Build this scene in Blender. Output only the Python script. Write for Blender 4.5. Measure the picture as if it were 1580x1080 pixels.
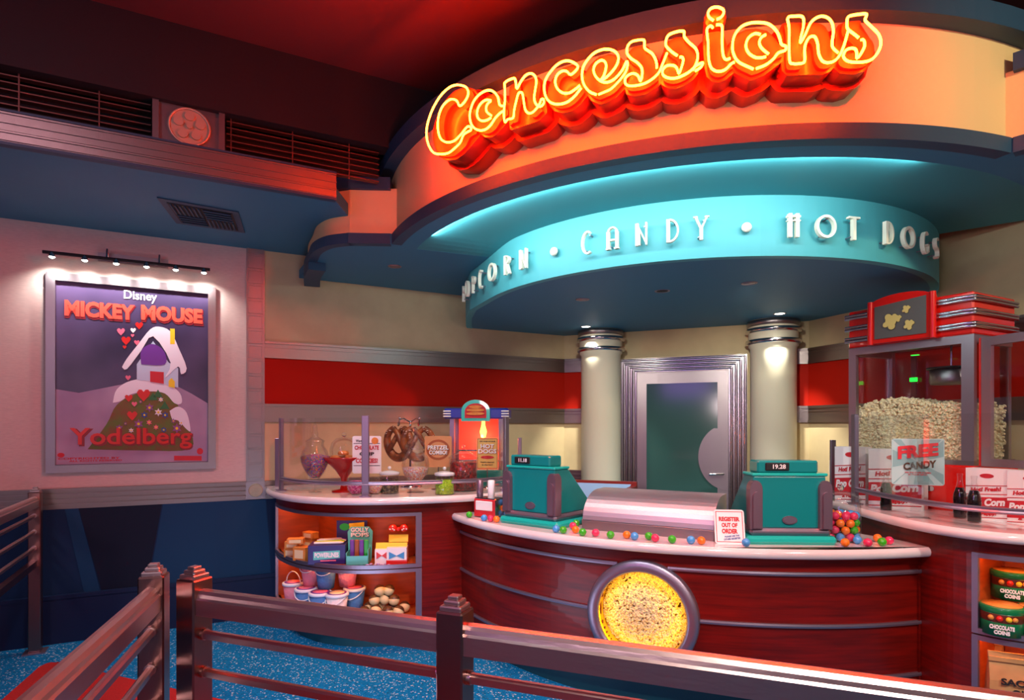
import bpy, math, random
import numpy as np
from math import sin, cos, pi, radians as R, atan2, hypot, sqrt
from mathutils import Vector, Matrix, geometry
random.seed(7); rng = np.random.RandomState(5)
S = bpy.context.scene; COL = S.collection
for o in list(bpy.data.objects): bpy.data.objects.remove(o)
F, HZ, EYE = 930.0, 660.0, 1.45          # focal length in pixels of the 1580 wide frame, horizon row, eye height

# ------------------------------------------------------------------ camera, world, lights
cam = bpy.data.cameras.new('camera'); co = bpy.data.objects.new('camera', cam); COL.objects.link(co)
co.location = (0, 0, EYE); co.rotation_euler = (R(90), 0, 0)
cam.sensor_width = 36; cam.lens = F * 36 / 1580; cam.shift_y = (HZ - 540) / 1580; cam.clip_start = .05
S.camera = co
w = bpy.data.worlds.new('world'); S.world = w; w.use_nodes = True
w.node_tree.nodes['Background'].inputs[0].default_value = (.22, .13, .18, 1)
w.node_tree.nodes['Background'].inputs[1].default_value = .40
S.view_settings.view_transform = 'Standard'; S.view_settings.look = 'None'
S.view_settings.exposure = 0; S.view_settings.gamma = 1; S.view_settings.use_curve_mapping = False
def lamp(kind, loc, power, color, size=.1, aim=None, angle=60, blend=.5, sy=None):
    l = bpy.data.lights.new('lamp', kind); l.energy = power; l.color = color
    if kind == 'AREA':
        l.size = size
        if sy: l.shape = 'RECTANGLE'; l.size_y = sy
    else: l.shadow_soft_size = size
    if kind == 'SPOT': l.spot_size = R(angle); l.spot_blend = blend
    o = bpy.data.objects.new(kind.lower() + '_lamp', l); COL.objects.link(o); o.location = loc
    if aim is not None: o.rotation_euler = (Vector(aim) - Vector(loc)).to_track_quat('-Z', 'Y').to_euler()
    return o
# unseen spots and fills added to light the stand
lamp('SPOT', (0.6, .1, 3.45), 270, (1, .88, .82), .1, (.9, 2.9, .1), 62, .6)
lamp('SPOT', (-2.2, .8, 3.45), 45, (1, .55, .66), .12, (-2.4, 4.2, 1.6), 75, .9)
lamp('SPOT', (2.6, -.3, 3.45), 300, (1, .90, .80), .1, (2.4, 2.8, .5), 60, .6)
lamp('SPOT', (-.6, 1.5, 3.5), 230, (.80, .88, 1), .12, (-.9, 3.0, 0), 80, .9)
lamp('SPOT', (-2.6, -.6, 3.2), 60, (.95, .2, .6), .15, (-.6, 2.6, .8), 60, .8)
lamp('SPOT', (2.6, -.6, 3.4), 300, (1, .84, .56), .1, (2.35, 2.5, 2.9), 36, .9)
lamp('AREA', (-2.2, -1.5, 2.6), 14, (.5, .22, 1), 1.0, (1.4, 5, 1.9))  # added violet fill aimed at the door, no fixture
lamp('POINT', (-1.3, -1.4, 1.9), 55, (1, .78, .80), .12)  # added pair of soft fills behind the camera, no fixtures
lamp('POINT', (1.5, -1.4, 1.9), 55, (1, .84, .80), .12)
lamp('AREA', (-1.0, 2.6, .12), 10, (.55, .72, 1), 1.0, (-.4, 4.2, 2.7), sy=.6)  # added upward fill just above the floor, no real lamp there

# ------------------------------------------------------------------ canopy geometry shared below
CC = (1.38, 4.81)                         # plumb axis of the round canopy
def arcpt(c, r, th): return (c[0] + r * sin(th), c[1] - r * cos(th))
def arc(c, r, a, b, n=48): return [arcpt(c, r, R(a + (b - a) * i / n)) for i in range(n + 1)]
def ray_plane_z(px, py, z):
    Y = F * (EYE - z) / (py - HZ); return ((px - 790) / F * Y, Y)
def ray_cyl(px, py, c, r):
    """point where the sight line of a photo position meets the near side of a vertical cylinder"""
    m = (px - 790) / F
    a, b, d = m * m + 1, -2 * (m * c[0] + c[1]), c[0] ** 2 + c[1] ** 2 - r * r
    Y = (-b - sqrt(max(b * b - 4 * a * d, 0))) / (2 * a)
    return atan2(m * Y - c[0], c[1] - Y), EYE + (HZ - py) / F * Y
for i in range(13):                      # cove lamps tucked behind the lip of the canopy
    th = R(-58 + i * 5.7); p = arcpt(CC, 2.15, th)
    lamp('AREA', (p[0], p[1], 2.650), 1.6 if i < 11 else 1.0, (.86, 1, 1), .22, (CC[0], CC[1], 2.1), sy=.014)

# ------------------------------------------------------------------ materials
def lin(c):
    if isinstance(c, str): c = tuple(int(c[i:i + 2], 16) / 255 for i in (0, 2, 4))
    return tuple(x / 12.92 if x <= .04045 else ((x + .055) / 1.055) ** 2.4 for x in c)
MATS = {}
def mat(name, col, rough=.5, metal=0., emit=0., trans=0., spec=.5, col2=None, scale=8., stretch=(1, 1, 1), bump=0., detail=3., coat=0., ramp=(.35, .65), alpha=1.):
    if name in MATS: return MATS[name]
    m = bpy.data.materials.new(name); m.use_nodes = True; nt = m.node_tree; N = nt.nodes; L = nt.links
    b = N['Principled BSDF']; c = (*lin(col), 1)
    b.inputs['Base Color'].default_value = c; b.inputs['Roughness'].default_value = rough
    b.inputs['Metallic'].default_value = metal; b.inputs['Specular IOR Level'].default_value = spec
    b.inputs['Transmission Weight'].default_value = trans; b.inputs['Coat Weight'].default_value = coat
    b.inputs['Alpha'].default_value = alpha
    if emit: b.inputs['Emission Color'].default_value = c; b.inputs['Emission Strength'].default_value = emit
    if col2 or bump:
        tc = N.new('ShaderNodeTexCoord'); mp = N.new('ShaderNodeMapping'); mp.inputs['Scale'].default_value = stretch
        nz = N.new('ShaderNodeTexNoise'); nz.inputs['Scale'].default_value = scale; nz.inputs['Detail'].default_value = detail
        L.new(tc.outputs['Object'], mp.inputs[0]); L.new(mp.outputs[0], nz.inputs['Vector'])
        if col2:
            cr = N.new('ShaderNodeValToRGB'); cr.color_ramp.elements[0].position = ramp[0]; cr.color_ramp.elements[1].position = ramp[1]
            cr.color_ramp.elements[0].color = c; cr.color_ramp.elements[1].color = (*lin(col2), 1)
            L.new(nz.outputs[0], cr.inputs[0]); L.new(cr.outputs[0], b.inputs['Base Color'])
        if bump:
            bp = N.new('ShaderNodeBump'); bp.inputs['Strength'].default_value = bump; bp.inputs['Distance'].default_value = .01
            L.new(nz.outputs[0], bp.inputs['Height']); L.new(bp.outputs[0], b.inputs['Normal'])
    MATS[name] = m; return m
M = lambda n: MATS[n]
mat('navy', '1f4560', .55, bump=.05, scale=60)
mat('soffit', '2a7898', .6)
mat('teal_wall', '4aa6ae', .55)
mat('teal_ceiling', '358f9a', .6)
mat('cream', 'e8cc90', .6, bump=.05, scale=90)
mat('wallpaper', 'd6c2b8', .7, col2='cdb9b0', scale=30, stretch=(1, 1, 6), bump=.04)
mat('cream_wall', 'd0bc90', .7, col2='c8b389', scale=6)
mat('red_wall', 'ac1604', .7, spec=.15)
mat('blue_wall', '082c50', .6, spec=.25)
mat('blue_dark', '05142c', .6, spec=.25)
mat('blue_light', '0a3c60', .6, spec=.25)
mat('baseboard', '0a2044', .55, spec=.3)
mat('dark_ceiling', '4c1c22', .85)
mat('black', '090709', .6)
mat('steel', '9c9294', .36, 1, bump=.12, scale=30, stretch=(.6, .6, 30))
mat('steel_h', '978c88', .38, 1, bump=.12, scale=30, stretch=(30, 30, .6))
mat('chrome', 'c9c5c8', .15, 1)
mat('alu', '9a8c9c', .38, .85)
mat('bronze', 'c4aca8', .34, 1, bump=.06, scale=12, stretch=(2, 2, 8))
mat('bronze_v', '9c746c', .28, 1, bump=.06, scale=30, stretch=(20, 20, .6))
mat('marble', 'e8dcd8', .12, col2='dccbc8', scale=4, coat=.4)
mat('wood', '7c0d05', .38, col2='540804', scale=3.5, stretch=(1, 1, 14), spec=.3, coat=.12, ramp=(.3, .7))
mat('niche', 'b84c14', .5, col2='a0400e', scale=5, stretch=(1, 1, 8))
mat('toe', '0f4450', .5)
mat('teal_reg', '0a8280', .3, coat=.3)
mat('teal_bright', '19b3a4', .25, coat=.3)
mat('fin', '8d7380', .35, .7)
mat('white', 'eeeae8', .5); mat('paper', 'e9e4e0', .6); mat('red', 'd01c14', .35); mat('red_gloss', 'cc1408', .2, coat=.5)
mat('ink_red', 'c4202c', .6); mat('ink_black', '1b1518', .6); mat('ink_blue', '2c4f9a', .6); mat('pink', 'e96a86', .5)
mat('cream_letter', 'efe9d2', .4)
mat('yellow', 'ecc51e', .5); mat('orange_box', 'e08b3e', .55, col2='d07a30', scale=30)
mat('purple_box', '2c1f6b', .4); mat('aqua', '5cc4b8', .4); mat('green', '2aa336', .3); mat('purple', '6c2f92', .4)
mat('glass', 'ffffff', .0, trans=1.0, spec=.5)
MATS['glass'].node_tree.nodes['Principled BSDF'].inputs['IOR'].default_value = 1.3
# thin pane glass: clear with a weak mirror reflection (single sheets)
def pane_mat(name, tint, refl):
    m = bpy.data.materials.new(name); m.use_nodes = True; nt = m.node_tree; nt.nodes.clear()
    out = nt.nodes.new('ShaderNodeOutputMaterial'); mx = nt.nodes.new('ShaderNodeMixShader')
    t = nt.nodes.new('ShaderNodeBsdfTransparent'); g = nt.nodes.new('ShaderNodeBsdfGlossy'); g.inputs['Roughness'].default_value = .03
    lw = nt.nodes.new('ShaderNodeLayerWeight'); lw.inputs[0].default_value = .25
    ma = nt.nodes.new('ShaderNodeMath'); ma.operation = 'MULTIPLY_ADD'; ma.inputs[1].default_value = .3; ma.inputs[2].default_value = refl
    t.inputs[0].default_value = (*tint, 1)
    nt.links.new(lw.outputs['Fresnel'], ma.inputs[0]); nt.links.new(ma.outputs[0], mx.inputs[0])
    nt.links.new(t.outputs[0], mx.inputs[1]); nt.links.new(g.outputs[0], mx.inputs[2]); nt.links.new(mx.outputs[0], out.inputs[0])
    MATS[name] = m
pane_mat('pane', (.97, .985, .985), .02)
pane_mat('jar_glass', (.975, .985, .985), .06)
mat('neon', 'ff6a20', .3)
nm = MATS['neon'].node_tree.nodes['Principled BSDF']
nm.inputs['Emission Color'].default_value = (1, .038, .0012, 1); nm.inputs['Emission Strength'].default_value = 370
mat('can_red', 'b32008', .35, coat=.2); mat('can_face', 'b01404', .5)
mat('led', 'fff4e0', .3, emit=30); mat('led_warm', 'ffa050', .3, emit=20); mat('down_on', 'fff2dc', .3, emit=12)
mat('led_yellow', 'ffc400', .3, emit=17); mat('lamp_red', 'ff5a30', .3, emit=9); mat('bulb', 'ffb040', .3, emit=7)
mat('glow_red', 'ff4a38', .5, emit=.5); mat('led_green', '20e040', .3, emit=2)
# speckled blue carpet
def carpet():
    m = bpy.data.materials.new('carpet'); m.use_nodes = True; nt = m.node_tree; N = nt.nodes; L = nt.links; b = N['Principled BSDF']
    tc = N.new('ShaderNodeTexCoord'); v = N.new('ShaderNodeTexVoronoi'); v.inputs['Scale'].default_value = 140
    cr = N.new('ShaderNodeValToRGB'); e = cr.color_ramp.elements
    e[0].position = 0; e[0].color = (*lin('0668a0'), 1); e[1].position = 1; e[1].color = (*lin('0a86c4'), 1)
    for p, c in ((.74, '0a84be'), (.76, 'b9cfd8'), (.80, 'c0d4dc'), (.82, '12506e'), (.93, '0878b2')): x = e.new(p); x.color = (*lin(c), 1)
    sp = N.new('ShaderNodeSeparateColor'); L.new(tc.outputs['Object'], v.inputs['Vector']); L.new(v.outputs['Color'], sp.inputs[0]); L.new(sp.outputs[0], cr.inputs[0])
    n2 = N.new('ShaderNodeTexNoise'); n2.inputs['Scale'].default_value = 300; bp = N.new('ShaderNodeBump'); bp.inputs['Strength'].default_value = .6; bp.inputs['Distance'].default_value = .01
    L.new(tc.outputs['Object'], n2.inputs['Vector']); L.new(n2.outputs[0], bp.inputs['Height']); L.new(bp.outputs[0], b.inputs['Normal'])
    L.new(cr.outputs[0], b.inputs['Base Color']); b.inputs['Roughness'].default_value = .95; b.inputs['Specular IOR Level'].default_value = .1; MATS['carpet'] = m
carpet(); mat('carpet_red', 'b41210', .9, col2='96100e', scale=200, bump=.3)
# per-cell random colours (candies, sprinkles, popcorn)
def cells(name, cols, scale, rough=.4):
    m = bpy.data.materials.new(name); m.use_nodes = True; nt = m.node_tree; N = nt.nodes; L = nt.links; b = N['Principled BSDF']
    tc = N.new('ShaderNodeTexCoord'); v = N.new('ShaderNodeTexVoronoi'); v.inputs['Scale'].default_value = scale
    sp = N.new('ShaderNodeSeparateColor'); cr = N.new('ShaderNodeValToRGB'); cr.color_ramp.interpolation = 'CONSTANT'; e = cr.color_ramp.elements
    e[0].position = 0; e[0].color = (*lin(cols[0]), 1); e[1].position = .9999; e[1].color = (*lin(cols[-1]), 1)
    for i in range(1, len(cols)): x = e.new(i / len(cols)); x.color = (*lin(cols[i]), 1)
    L.new(tc.outputs['Object'], v.inputs['Vector']); L.new(v.outputs['Color'], sp.inputs[0]); L.new(sp.outputs[0], cr.inputs[0]); L.new(cr.outputs[0], b.inputs['Base Color'])
    bp = N.new('ShaderNodeBump'); bp.invert = True; bp.inputs['Strength'].default_value = .7; bp.inputs['Distance'].default_value = .01
    L.new(v.outputs['Distance'], bp.inputs['Height']); L.new(bp.outputs[0], b.inputs['Normal']); b.inputs['Roughness'].default_value = rough; MATS[name] = m
cells('sprinkles', ['e8282c', '3c5ae0', 'f08a2c', 'b03cc0', '2cac7c', 'f04888', '6038b0', 'f0c040'], 190)
cells('pastel', ['f0c8c0', 'e88a50', 'f0e4d0', 'e8a0b0', 'b8c8e0', 'f0d8a0', 'e86a50'], 170)
cells('beans', ['3c2c20', '6c5838', '2c2018', '8c7c50', '4a3a2c'], 110)
cells('green_candy', ['9cc814', 'b4dc28', '8ab810', 'a8d020'], 110)
cells('pink_candy', ['e83a90', 'f078b0', 'c82070', 'f0a0c8'], 110)
cells('liquorice', ['8c1414', '5c0c10', 'b02018', '74201c'], 60)
mat('popcorn', 'fae6ba', .75, col2='cf9844', scale=45, ramp=(.55, .8))
mat('pretzel', '8a4a1c', .45, col2='5c2c10', scale=18, ramp=(.4, .6)); mat('salt', 'f0e8dc', .5)
mat('choc', '4a2c18', .4); mat('vanilla', 'dcc08a', .5)

# ------------------------------------------------------------------ mesh builder
class MB:
    def __init__(s): s.v = []; s.f = []; s.sm = []
    def add(s, vs, fs, smooth=False):
        o = len(s.v); s.v += [tuple(v) for v in vs]; s.f += [tuple(i + o for i in f) for f in fs]; s.sm += [smooth] * len(fs); return s
    def box(s, x0, x1, y0, y1, z0, z1):
        vs = [(x, y, z) for x in (x0, x1) for y in (y0, y1) for z in (z0, z1)]
        return s.add(vs, [(0, 1, 3, 2), (4, 6, 7, 5), (0, 4, 5, 1), (2, 3, 7, 6), (0, 2, 6, 4), (1, 5, 7, 3)])
    def bevbox(s, x0, x1, y0, y1, z0, z1, b=.004):
        """box with bevelled edges (chamfered prism stack)"""
        def ring(i, z): return [(x0 + i, y0 + b, z), (x0 + b, y0 + i, z), (x1 - b, y0 + i, z), (x1 - i, y0 + b, z), (x1 - i, y1 - b, z), (x1 - b, y1 - i, z), (x0 + b, y1 - i, z), (x0 + i, y1 - b, z)]
        vs = ring(b * .8, z0) + ring(0, z0 + b) + ring(0, z1 - b) + ring(b * .8, z1)
        fs = [tuple(range(7, -1, -1)), tuple(range(24, 32))]
        for k in range(3):
            for i in range(8): j = (i + 1) % 8; fs.append((k * 8 + i, k * 8 + j, k * 8 + 8 + j, k * 8 + 8 + i))
        return s.add(vs, fs)
    def obox(s, O, u, n, a0, a1, b0, b1, z0, z1):
        vs = [(O[0] + u[0] * a + n[0] * b, O[1] + u[1] * a + n[1] * b, z) for a in (a0, a1) for b in (b0, b1) for z in (z0, z1)]
        return s.add(vs, [(0, 1, 3, 2), (4, 6, 7, 5), (0, 4, 5, 1), (2, 3, 7, 6), (0, 2, 6, 4), (1, 5, 7, 3)])
    def lathe(s, prof, c=(0, 0), n=24, smooth=True, z0=0):
        vs = []; fs = []
        for r, z in prof:
            for i in range(n): a = 2 * pi * i / n; vs.append((c[0] + r * cos(a), c[1] + r * sin(a), z + z0))
        for k in range(len(prof) - 1):
            for i in range(n): j = (i + 1) % n; fs.append((k * n + i, k * n + j, k * n + n + j, k * n + n + i))
        s.add(vs, fs, smooth)
        if prof[0][0] > 1e-4: s.add(vs[:n], [tuple(range(n - 1, -1, -1))])
        if prof[-1][0] > 1e-4: s.add(vs[-n:], [tuple(range(n))])
        return s
    def tube(s, path, r, n=8, closed=False, smooth=True, flat=1.):
        P = [Vector(p) for p in path]; m = len(P); vs = []; fs = []; prev = None
        for i, p in enumerate(P):
            t = (P[(i + 1) % m] - P[i - 1]) if closed else (P[min(i + 1, m - 1)] - P[max(i - 1, 0)])
            if t.length < 1e-9: t = Vector((0, 0, 1))
            t.normalize()
            if prev is None: a = Vector((0, 0, 1)) if abs(t.z) < .9 else Vector((1, 0, 0))
            else: a = prev
            a = (a - t * a.dot(t)); a.normalize(); b = t.cross(a); prev = a
            rr = r[i] if isinstance(r, (list, tuple)) else r
            for k in range(n): q = 2 * pi * k / n + pi / n; vs.append(p + a * (cos(q) * rr) + b * (sin(q) * rr * flat))
        for i in range(m if closed else m - 1):
            for k in range(n): j = (k + 1) % n; i2 = (i + 1) % m; fs.append((i * n + k, i * n + j, i2 * n + j, i2 * n + k))
        s.add(vs, fs, smooth)
        if not closed: s.add(vs[:n], [tuple(range(n - 1, -1, -1))]); s.add(vs[-n:], [tuple(range(n))])
        return s
    def sphere(s, c, r, n=16, m=10, sq=(1, 1, 1)):
        prof = [(max(r * sin(pi * k / m), 1e-5), -r * cos(pi * k / m)) for k in range(m + 1)]
        t = MB(); t.lathe(prof, n=n); vs = [(c[0] + v[0] * sq[0], c[1] + v[1] * sq[1], c[2] + v[2] * sq[2]) for v in t.v]
        return s.add(vs, t.f, True)
    def sweep(s, pts, prof, closed=True, smooth=False, caps=True):
        """prof = list of (outward offset, z) swept along the plan curve pts"""
        m = len(pts); k = len(prof); vs = []; fs = []
        for i in range(m):
            a = pts[max(i - 1, 0)]; b = pts[min(i + 1, m - 1)]
            dx, dy = b[0] - a[0], b[1] - a[1]; l = hypot(dx, dy) or 1; nx, ny = dy / l, -dx / l
            for (o, z) in prof: vs.append((pts[i][0] + nx * o, pts[i][1] + ny * o, z))
        for i in range(m - 1):
            for j in range(k if closed else k - 1):
                j2 = (j + 1) % k; fs.append((i * k + j, i * k + j2, i * k + k + j2, i * k + k + j))
        s.add(vs, fs, smooth)
        if closed and caps: s.add(vs[:k], [tuple(range(k - 1, -1, -1))]); s.add(vs[-k:], [tuple(range(k))])
        return s
    def poly(s, pts, z0, z1):
        n = len(pts); t = geometry.tessellate_polygon([[Vector((p[0], p[1], 0)) for p in pts]])
        vs = [(p[0], p[1], z0) for p in pts] + [(p[0], p[1], z1) for p in pts]
        fs = [tuple(f) for f in t] + [tuple(i + n for i in reversed(f)) for f in t] + [(i, (i + 1) % n, (i + 1) % n + n, i + n) for i in range(n)]
        return s.add(vs, fs)
    def plate(s, pts, O, u, v, n, d0, d1):
        """2-D outline pts placed on the plane O,u,v and given thickness along n"""
        O, u, v, n = map(Vector, (O, u, v, n)); k = len(pts)
        t = geometry.tessellate_polygon([[Vector((p[0], p[1], 0)) for p in pts]])
        vs = [O + u * p[0] + v * p[1] + n * d0 for p in pts] + [O + u * p[0] + v * p[1] + n * d1 for p in pts]
        fs = [tuple(f) for f in t] + [tuple(i + k for i in reversed(f)) for f in t] + [(i, (i + 1) % k, (i + 1) % k + k, i + k) for i in range(k)]
        return s.add(vs, fs)
    def xf(s, mtx): s.v = [tuple(mtx @ Vector(v)) for v in s.v]; return s
    def build(s, name, m, parent=None, world=False, loc=None, rz=0):
        vs = s.v
        if world and parent is not None:
            q = parent
            while q.parent: q = q.parent
            im = (Matrix.Translation(q.location) @ Matrix.Rotation(q.rotation_euler.z, 4, 'Z')).inverted(); vs = [tuple(im @ Vector(v)) for v in vs]
        elif world and loc is not None: vs = [(v[0] - loc[0], v[1] - loc[1], v[2] - loc[2]) for v in vs]
        me = bpy.data.meshes.new(name); me.from_pydata(vs, [], s.f); me.polygons.foreach_set('use_smooth', s.sm)
        me.materials.append(M(m) if isinstance(m, str) else m)
        import bmesh as bmm
        b = bmm.new(); b.from_mesh(me); bmm.ops.recalc_face_normals(b, faces=b.faces); b.to_mesh(me); b.free()
        o = bpy.data.objects.new(name, me); COL.objects.link(o)
        if parent: o.parent = parent
        if loc is not None: o.location = loc; o.rotation_euler.z = rz
        return o
def tag(o, label=None, cat=None, group=None, kind=None):
    for k, v in (('label', label), ('category', cat), ('group', group), ('kind', kind)):
        if v: o[k] = v
    return o
def thing(name, label, cat, loc=(0, 0, 0), rz=0, group=None, kind=None):
    o = bpy.data.objects.new(name, None); COL.objects.link(o); o.location = loc; o.rotation_euler.z = rz; o.empty_display_size = .05
    return tag(o, label, cat, group, kind)
def struct(name, mb, m, label=None):
    return tag(mb.build(name, m), label or name.replace('_', ' '), None, None, 'structure')
def dup(src, loc, rz=None, label=None, group=None):
    def cp(o, par):
        c = o.copy(); COL.objects.link(c); c.parent = par
        for ch in o.children: cp(ch, c)
        return c
    r = cp(src, None); r.location = loc
    if rz is not None: r.rotation_euler.z = rz
    if label: r['label'] = label
    if group: r['group'] = group
    return r
def catmull(P, n=8):
    out = []; Q = [P[0]] + list(P) + [P[-1]]
    for i in range(1, len(Q) - 2):
        a, b, c, d = Q[i - 1:i + 3]
        for k in range(n):
            t = k / n
            out.append(tuple(.5 * (2 * b[j] + (c[j] - a[j]) * t + (2 * a[j] - 5 * b[j] + 4 * c[j] - d[j]) * t * t + (3 * b[j] - a[j] - 3 * c[j] + d[j]) * t ** 3) for j in range(len(b))))
    out.append(tuple(P[-1])); return out
def offset(pts, o):
    r = []
    for i in range(len(pts)):
        a = pts[max(i - 1, 0)]; b = pts[min(i + 1, len(pts) - 1)]; dx, dy = b[0] - a[0], b[1] - a[1]; l = hypot(dx, dy)
        r.append((pts[i][0] + dy / l * o, pts[i][1] - dx / l * o))
    return r
_tc = {}
def text_mesh(s, bold):
    k = (s, bold)
    if k in _tc: return _tc[k]
    cu = bpy.data.curves.new('t', 'FONT'); cu.body = s; cu.size = 1; cu.offset = bold; cu.resolution_u = 3; cu.align_x = 'CENTER'; cu.space_line = .85
    o = bpy.data.objects.new('t', cu); COL.objects.link(o); bpy.context.view_layer.update()
    me = bpy.data.meshes.new_from_object(o.evaluated_get(bpy.context.evaluated_depsgraph_get()))
    vs = np.array([v.co[:] for v in me.vertices]); fs = [tuple(p.vertices) for p in me.polygons]
    bpy.data.objects.remove(o); bpy.data.curves.remove(cu); bpy.data.meshes.remove(me)
    lo, hi = vs.min(0), vs.max(0); vs = (vs - (lo + hi) / 2) / np.array([hi[0] - lo[0], hi[1] - lo[1], 1]); _tc[k] = (vs[:, :2], fs); return _tc[k]
def text(s, m, parent, O, u, v, wd, ht, dep=.001, bold=.02, name='lettering', world=False, shear=0., fan=0.):
    """flat raised lettering, centred on O, wd x ht"""
    P, fs = text_mesh(s, bold); O, u, v = Vector(O), Vector(u), Vector(v); n = u.cross(v)
    k = len(P); vs = []
    for d in (0, dep):
        for x, y in P: vs.append(O + u * (x * wd + shear * y * ht) + v * (y * ht + fan * x * wd) + n * d)
    ff = list(fs) + [tuple(i + k for i in f) for f in fs]
    cnt = {}
    for f in fs:
        for a, b in zip(f, f[1:] + f[:1]): cnt[(a, b)] = 1
    for (a, b) in list(cnt):
        if (b, a) not in cnt: ff.append((a, b, b + k, a + k))
    mb = MB(); mb.add(vs, ff); return mb.build(name, m, parent, world=world)
def blobs(centres, r, jitter=.15, seed=1, lobes=1):
    """many small lumpy kernels in one mesh"""
    g = np.random.RandomState(seed); t = (1 + 5 ** .5) / 2
    V = np.array([(-1, t, 0), (1, t, 0), (-1, -t, 0), (1, -t, 0), (0, -1, t), (0, 1, t), (0, -1, -t), (0, 1, -t), (t, 0, -1), (t, 0, 1), (-t, 0, -1), (-t, 0, 1)]) / sqrt(1 + t * t)
    Fc = [(0, 11, 5), (0, 5, 1), (0, 1, 7), (0, 7, 10), (0, 10, 11), (1, 5, 9), (5, 11, 4), (11, 10, 2), (10, 7, 6), (7, 1, 8), (3, 9, 4), (3, 4, 2), (3, 2, 6), (3, 6, 8), (3, 8, 9), (4, 9, 5), (2, 4, 11), (6, 2, 10), (8, 6, 7), (9, 8, 1)]
    mb = MB()
    for c in centres:
        for k in range(lobes):
            d = g.randn(3); d = d / np.linalg.norm(d) * r * (.55 if lobes > 1 else 0)
            q = V * (r * (.62 if lobes > 1 else 1) * (1 + jitter * (g.rand(12, 1) - .5) * 2)); mb.add([tuple(x) for x in q + np.array(c) + d], Fc, True)
    return mb

# ------------------------------------------------------------------ the room shell
LO, LU, LN = (-3.34, 3.93), (.889, .457), (.457, -.889)         # poster wall: origin, run, into the room
DO, DU, DN = (1.038, 5.694), (.925, -.38), (-.38, -.925)        # door wall
RO, RU, RN = (2.503, 5.104), (.333, -.943), (-.943, -.333)      # wall on the right
DK = .817                                                      # (door wall run is unit length)
def wall_at(px, O, U):      # distance along a wall where a photo column meets it
    r = (px - 790) / F; return (r * O[1] - O[0]) / (U[0] - r * U[1])
def wp(O, U, N, t, d=0): return (O[0] + U[0] * t + N[0] * d, O[1] + U[1] * t + N[1] * d)
struct('floor', MB().box(-9, 9, -6, 9, -.1, 0), 'carpet', 'blue speckled carpet floor')
struct('ceiling', MB().box(-9, 9, -6, 9, 3.62, 3.72), 'dark_ceiling', 'dark ceiling')
tl0 = -4.2; tl1 = 4.37
struct('wall_left', MB().obox(LO, LU, LN, tl0, wall_at(395, LO, LU), -.1, 0, 0, 3.62), 'wallpaper', 'pale pink papered wall')
struct('wall_back_left', MB().obox(LO, LU, LN, wall_at(395, LO, LU), tl1, -.1, 0, 0, 3.62), 'cream_wall', 'cream wall behind the candy counter')
dk0, dk1 = -.61, 1.62
struct('wall_back', MB().obox(DO, DU, DN, dk0, dk1, -.1, 0, 0, 3.62), 'cream_wall', 'cream wall around the door')
struct('wall_right', MB().obox(RO, RU, RN, -.04, 5.5, -.1, 0, 0, 3.62), 'cream_wall', 'cream wall on the right')
# red band and brushed metal mouldings on the three cream walls
for O, U, N_, a, b, nm_ in ((LO, LU, LN, wall_at(408, LO, LU), 4.333, 'back_left'), (DO, DU, DN, -.57, -.05, 'door_left'), (DO, DU, DN, 1.37, 1.585, 'door_right'), (RO, RU, RN, .0, 5.4, 'right')):
    struct('trim_red_' + nm_, MB().obox(O, U, N_, a, b, 0, .006, 1.635, 1.992), 'red_wall', 'red painted band')
    for z0, z1, k in ((1.99, 2.12, 'upper'), (1.495, 1.635, 'middle')):
        mb = MB().obox(O, U, N_, a, b, 0, .014, z0, z1); mb.obox(O, U, N_, a, b, 0, .024, z0, z0 + .016); mb.obox(O, U, N_, a, b, 0, .024, z1 - .02, z1); mb.obox(O, U, N_, a, b, 0, .02, z1 - .05, z1 - .042)
        struct('trim_%s_%s' % (k, nm_), mb, 'steel_h', 'brushed metal moulding')
def ribs(mb, O, U, N_, a, b, z0, z1, n=4, d=.02):
    h = (z1 - z0) / n
    for i in range(n):
        zz = z0 + i * h; mb.obox(O, U, N_, a, b, 0, d, zz + h * .3, zz + h); mb.obox(O, U, N_, a, b, 0, d + .008, zz + h * .72, zz + h * .95)
    mb.obox(O, U, N_, a, b, 0, .008, z0, z1); return mb
p0, p1 = wall_at(380, LO, LU), wall_at(408, LO, LU)
struct('trim_left', ribs(MB(), LO, LU, LN, tl0, p0, .90, 1.04), 'steel_h', 'ribbed metal chair rail')
struct('trim_back_left', ribs(MB(), LO, LU, LN, p1, tl1, .90, 1.04), 'steel_h', 'ribbed metal chair rail')
struct('trim_door_left', ribs(MB(), DO, DU, DN, -.57, -.05, .90, 1.04), 'steel_h', 'ribbed metal chair rail')
struct('baseboard_left', MB().obox(LO, LU, LN, tl0, tl1, 0, .03, 0, .32).obox(LO, LU, LN, tl0, tl1, .0, .04, .30, .325), 'baseboard', 'tall navy baseboard')
def wq(t, z, d): x, y = wp(LO, LU, LN, t, d); return (x, y, z)
struct('trim_wainscot', MB().obox(LO, LU, LN, tl0, tl1, 0, .005, .32, .90), 'blue_wall', 'blue wainscot')
tw = lambda px: wall_at(px, LO, LU)
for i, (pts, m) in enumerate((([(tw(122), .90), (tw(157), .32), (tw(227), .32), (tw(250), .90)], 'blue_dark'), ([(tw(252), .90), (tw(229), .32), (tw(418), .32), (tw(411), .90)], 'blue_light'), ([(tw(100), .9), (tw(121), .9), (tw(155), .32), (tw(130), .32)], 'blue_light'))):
    struct('trim_shape_%d' % (i + 1), MB().plate(pts, (LO[0], LO[1], 0), (*LU, 0), (0, 0, 1), (*LN, 0), .004, .009), m, 'angular shape on the wainscot in another blue')  # thin angular shapes, darker and lighter blue than the wainscot
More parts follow.
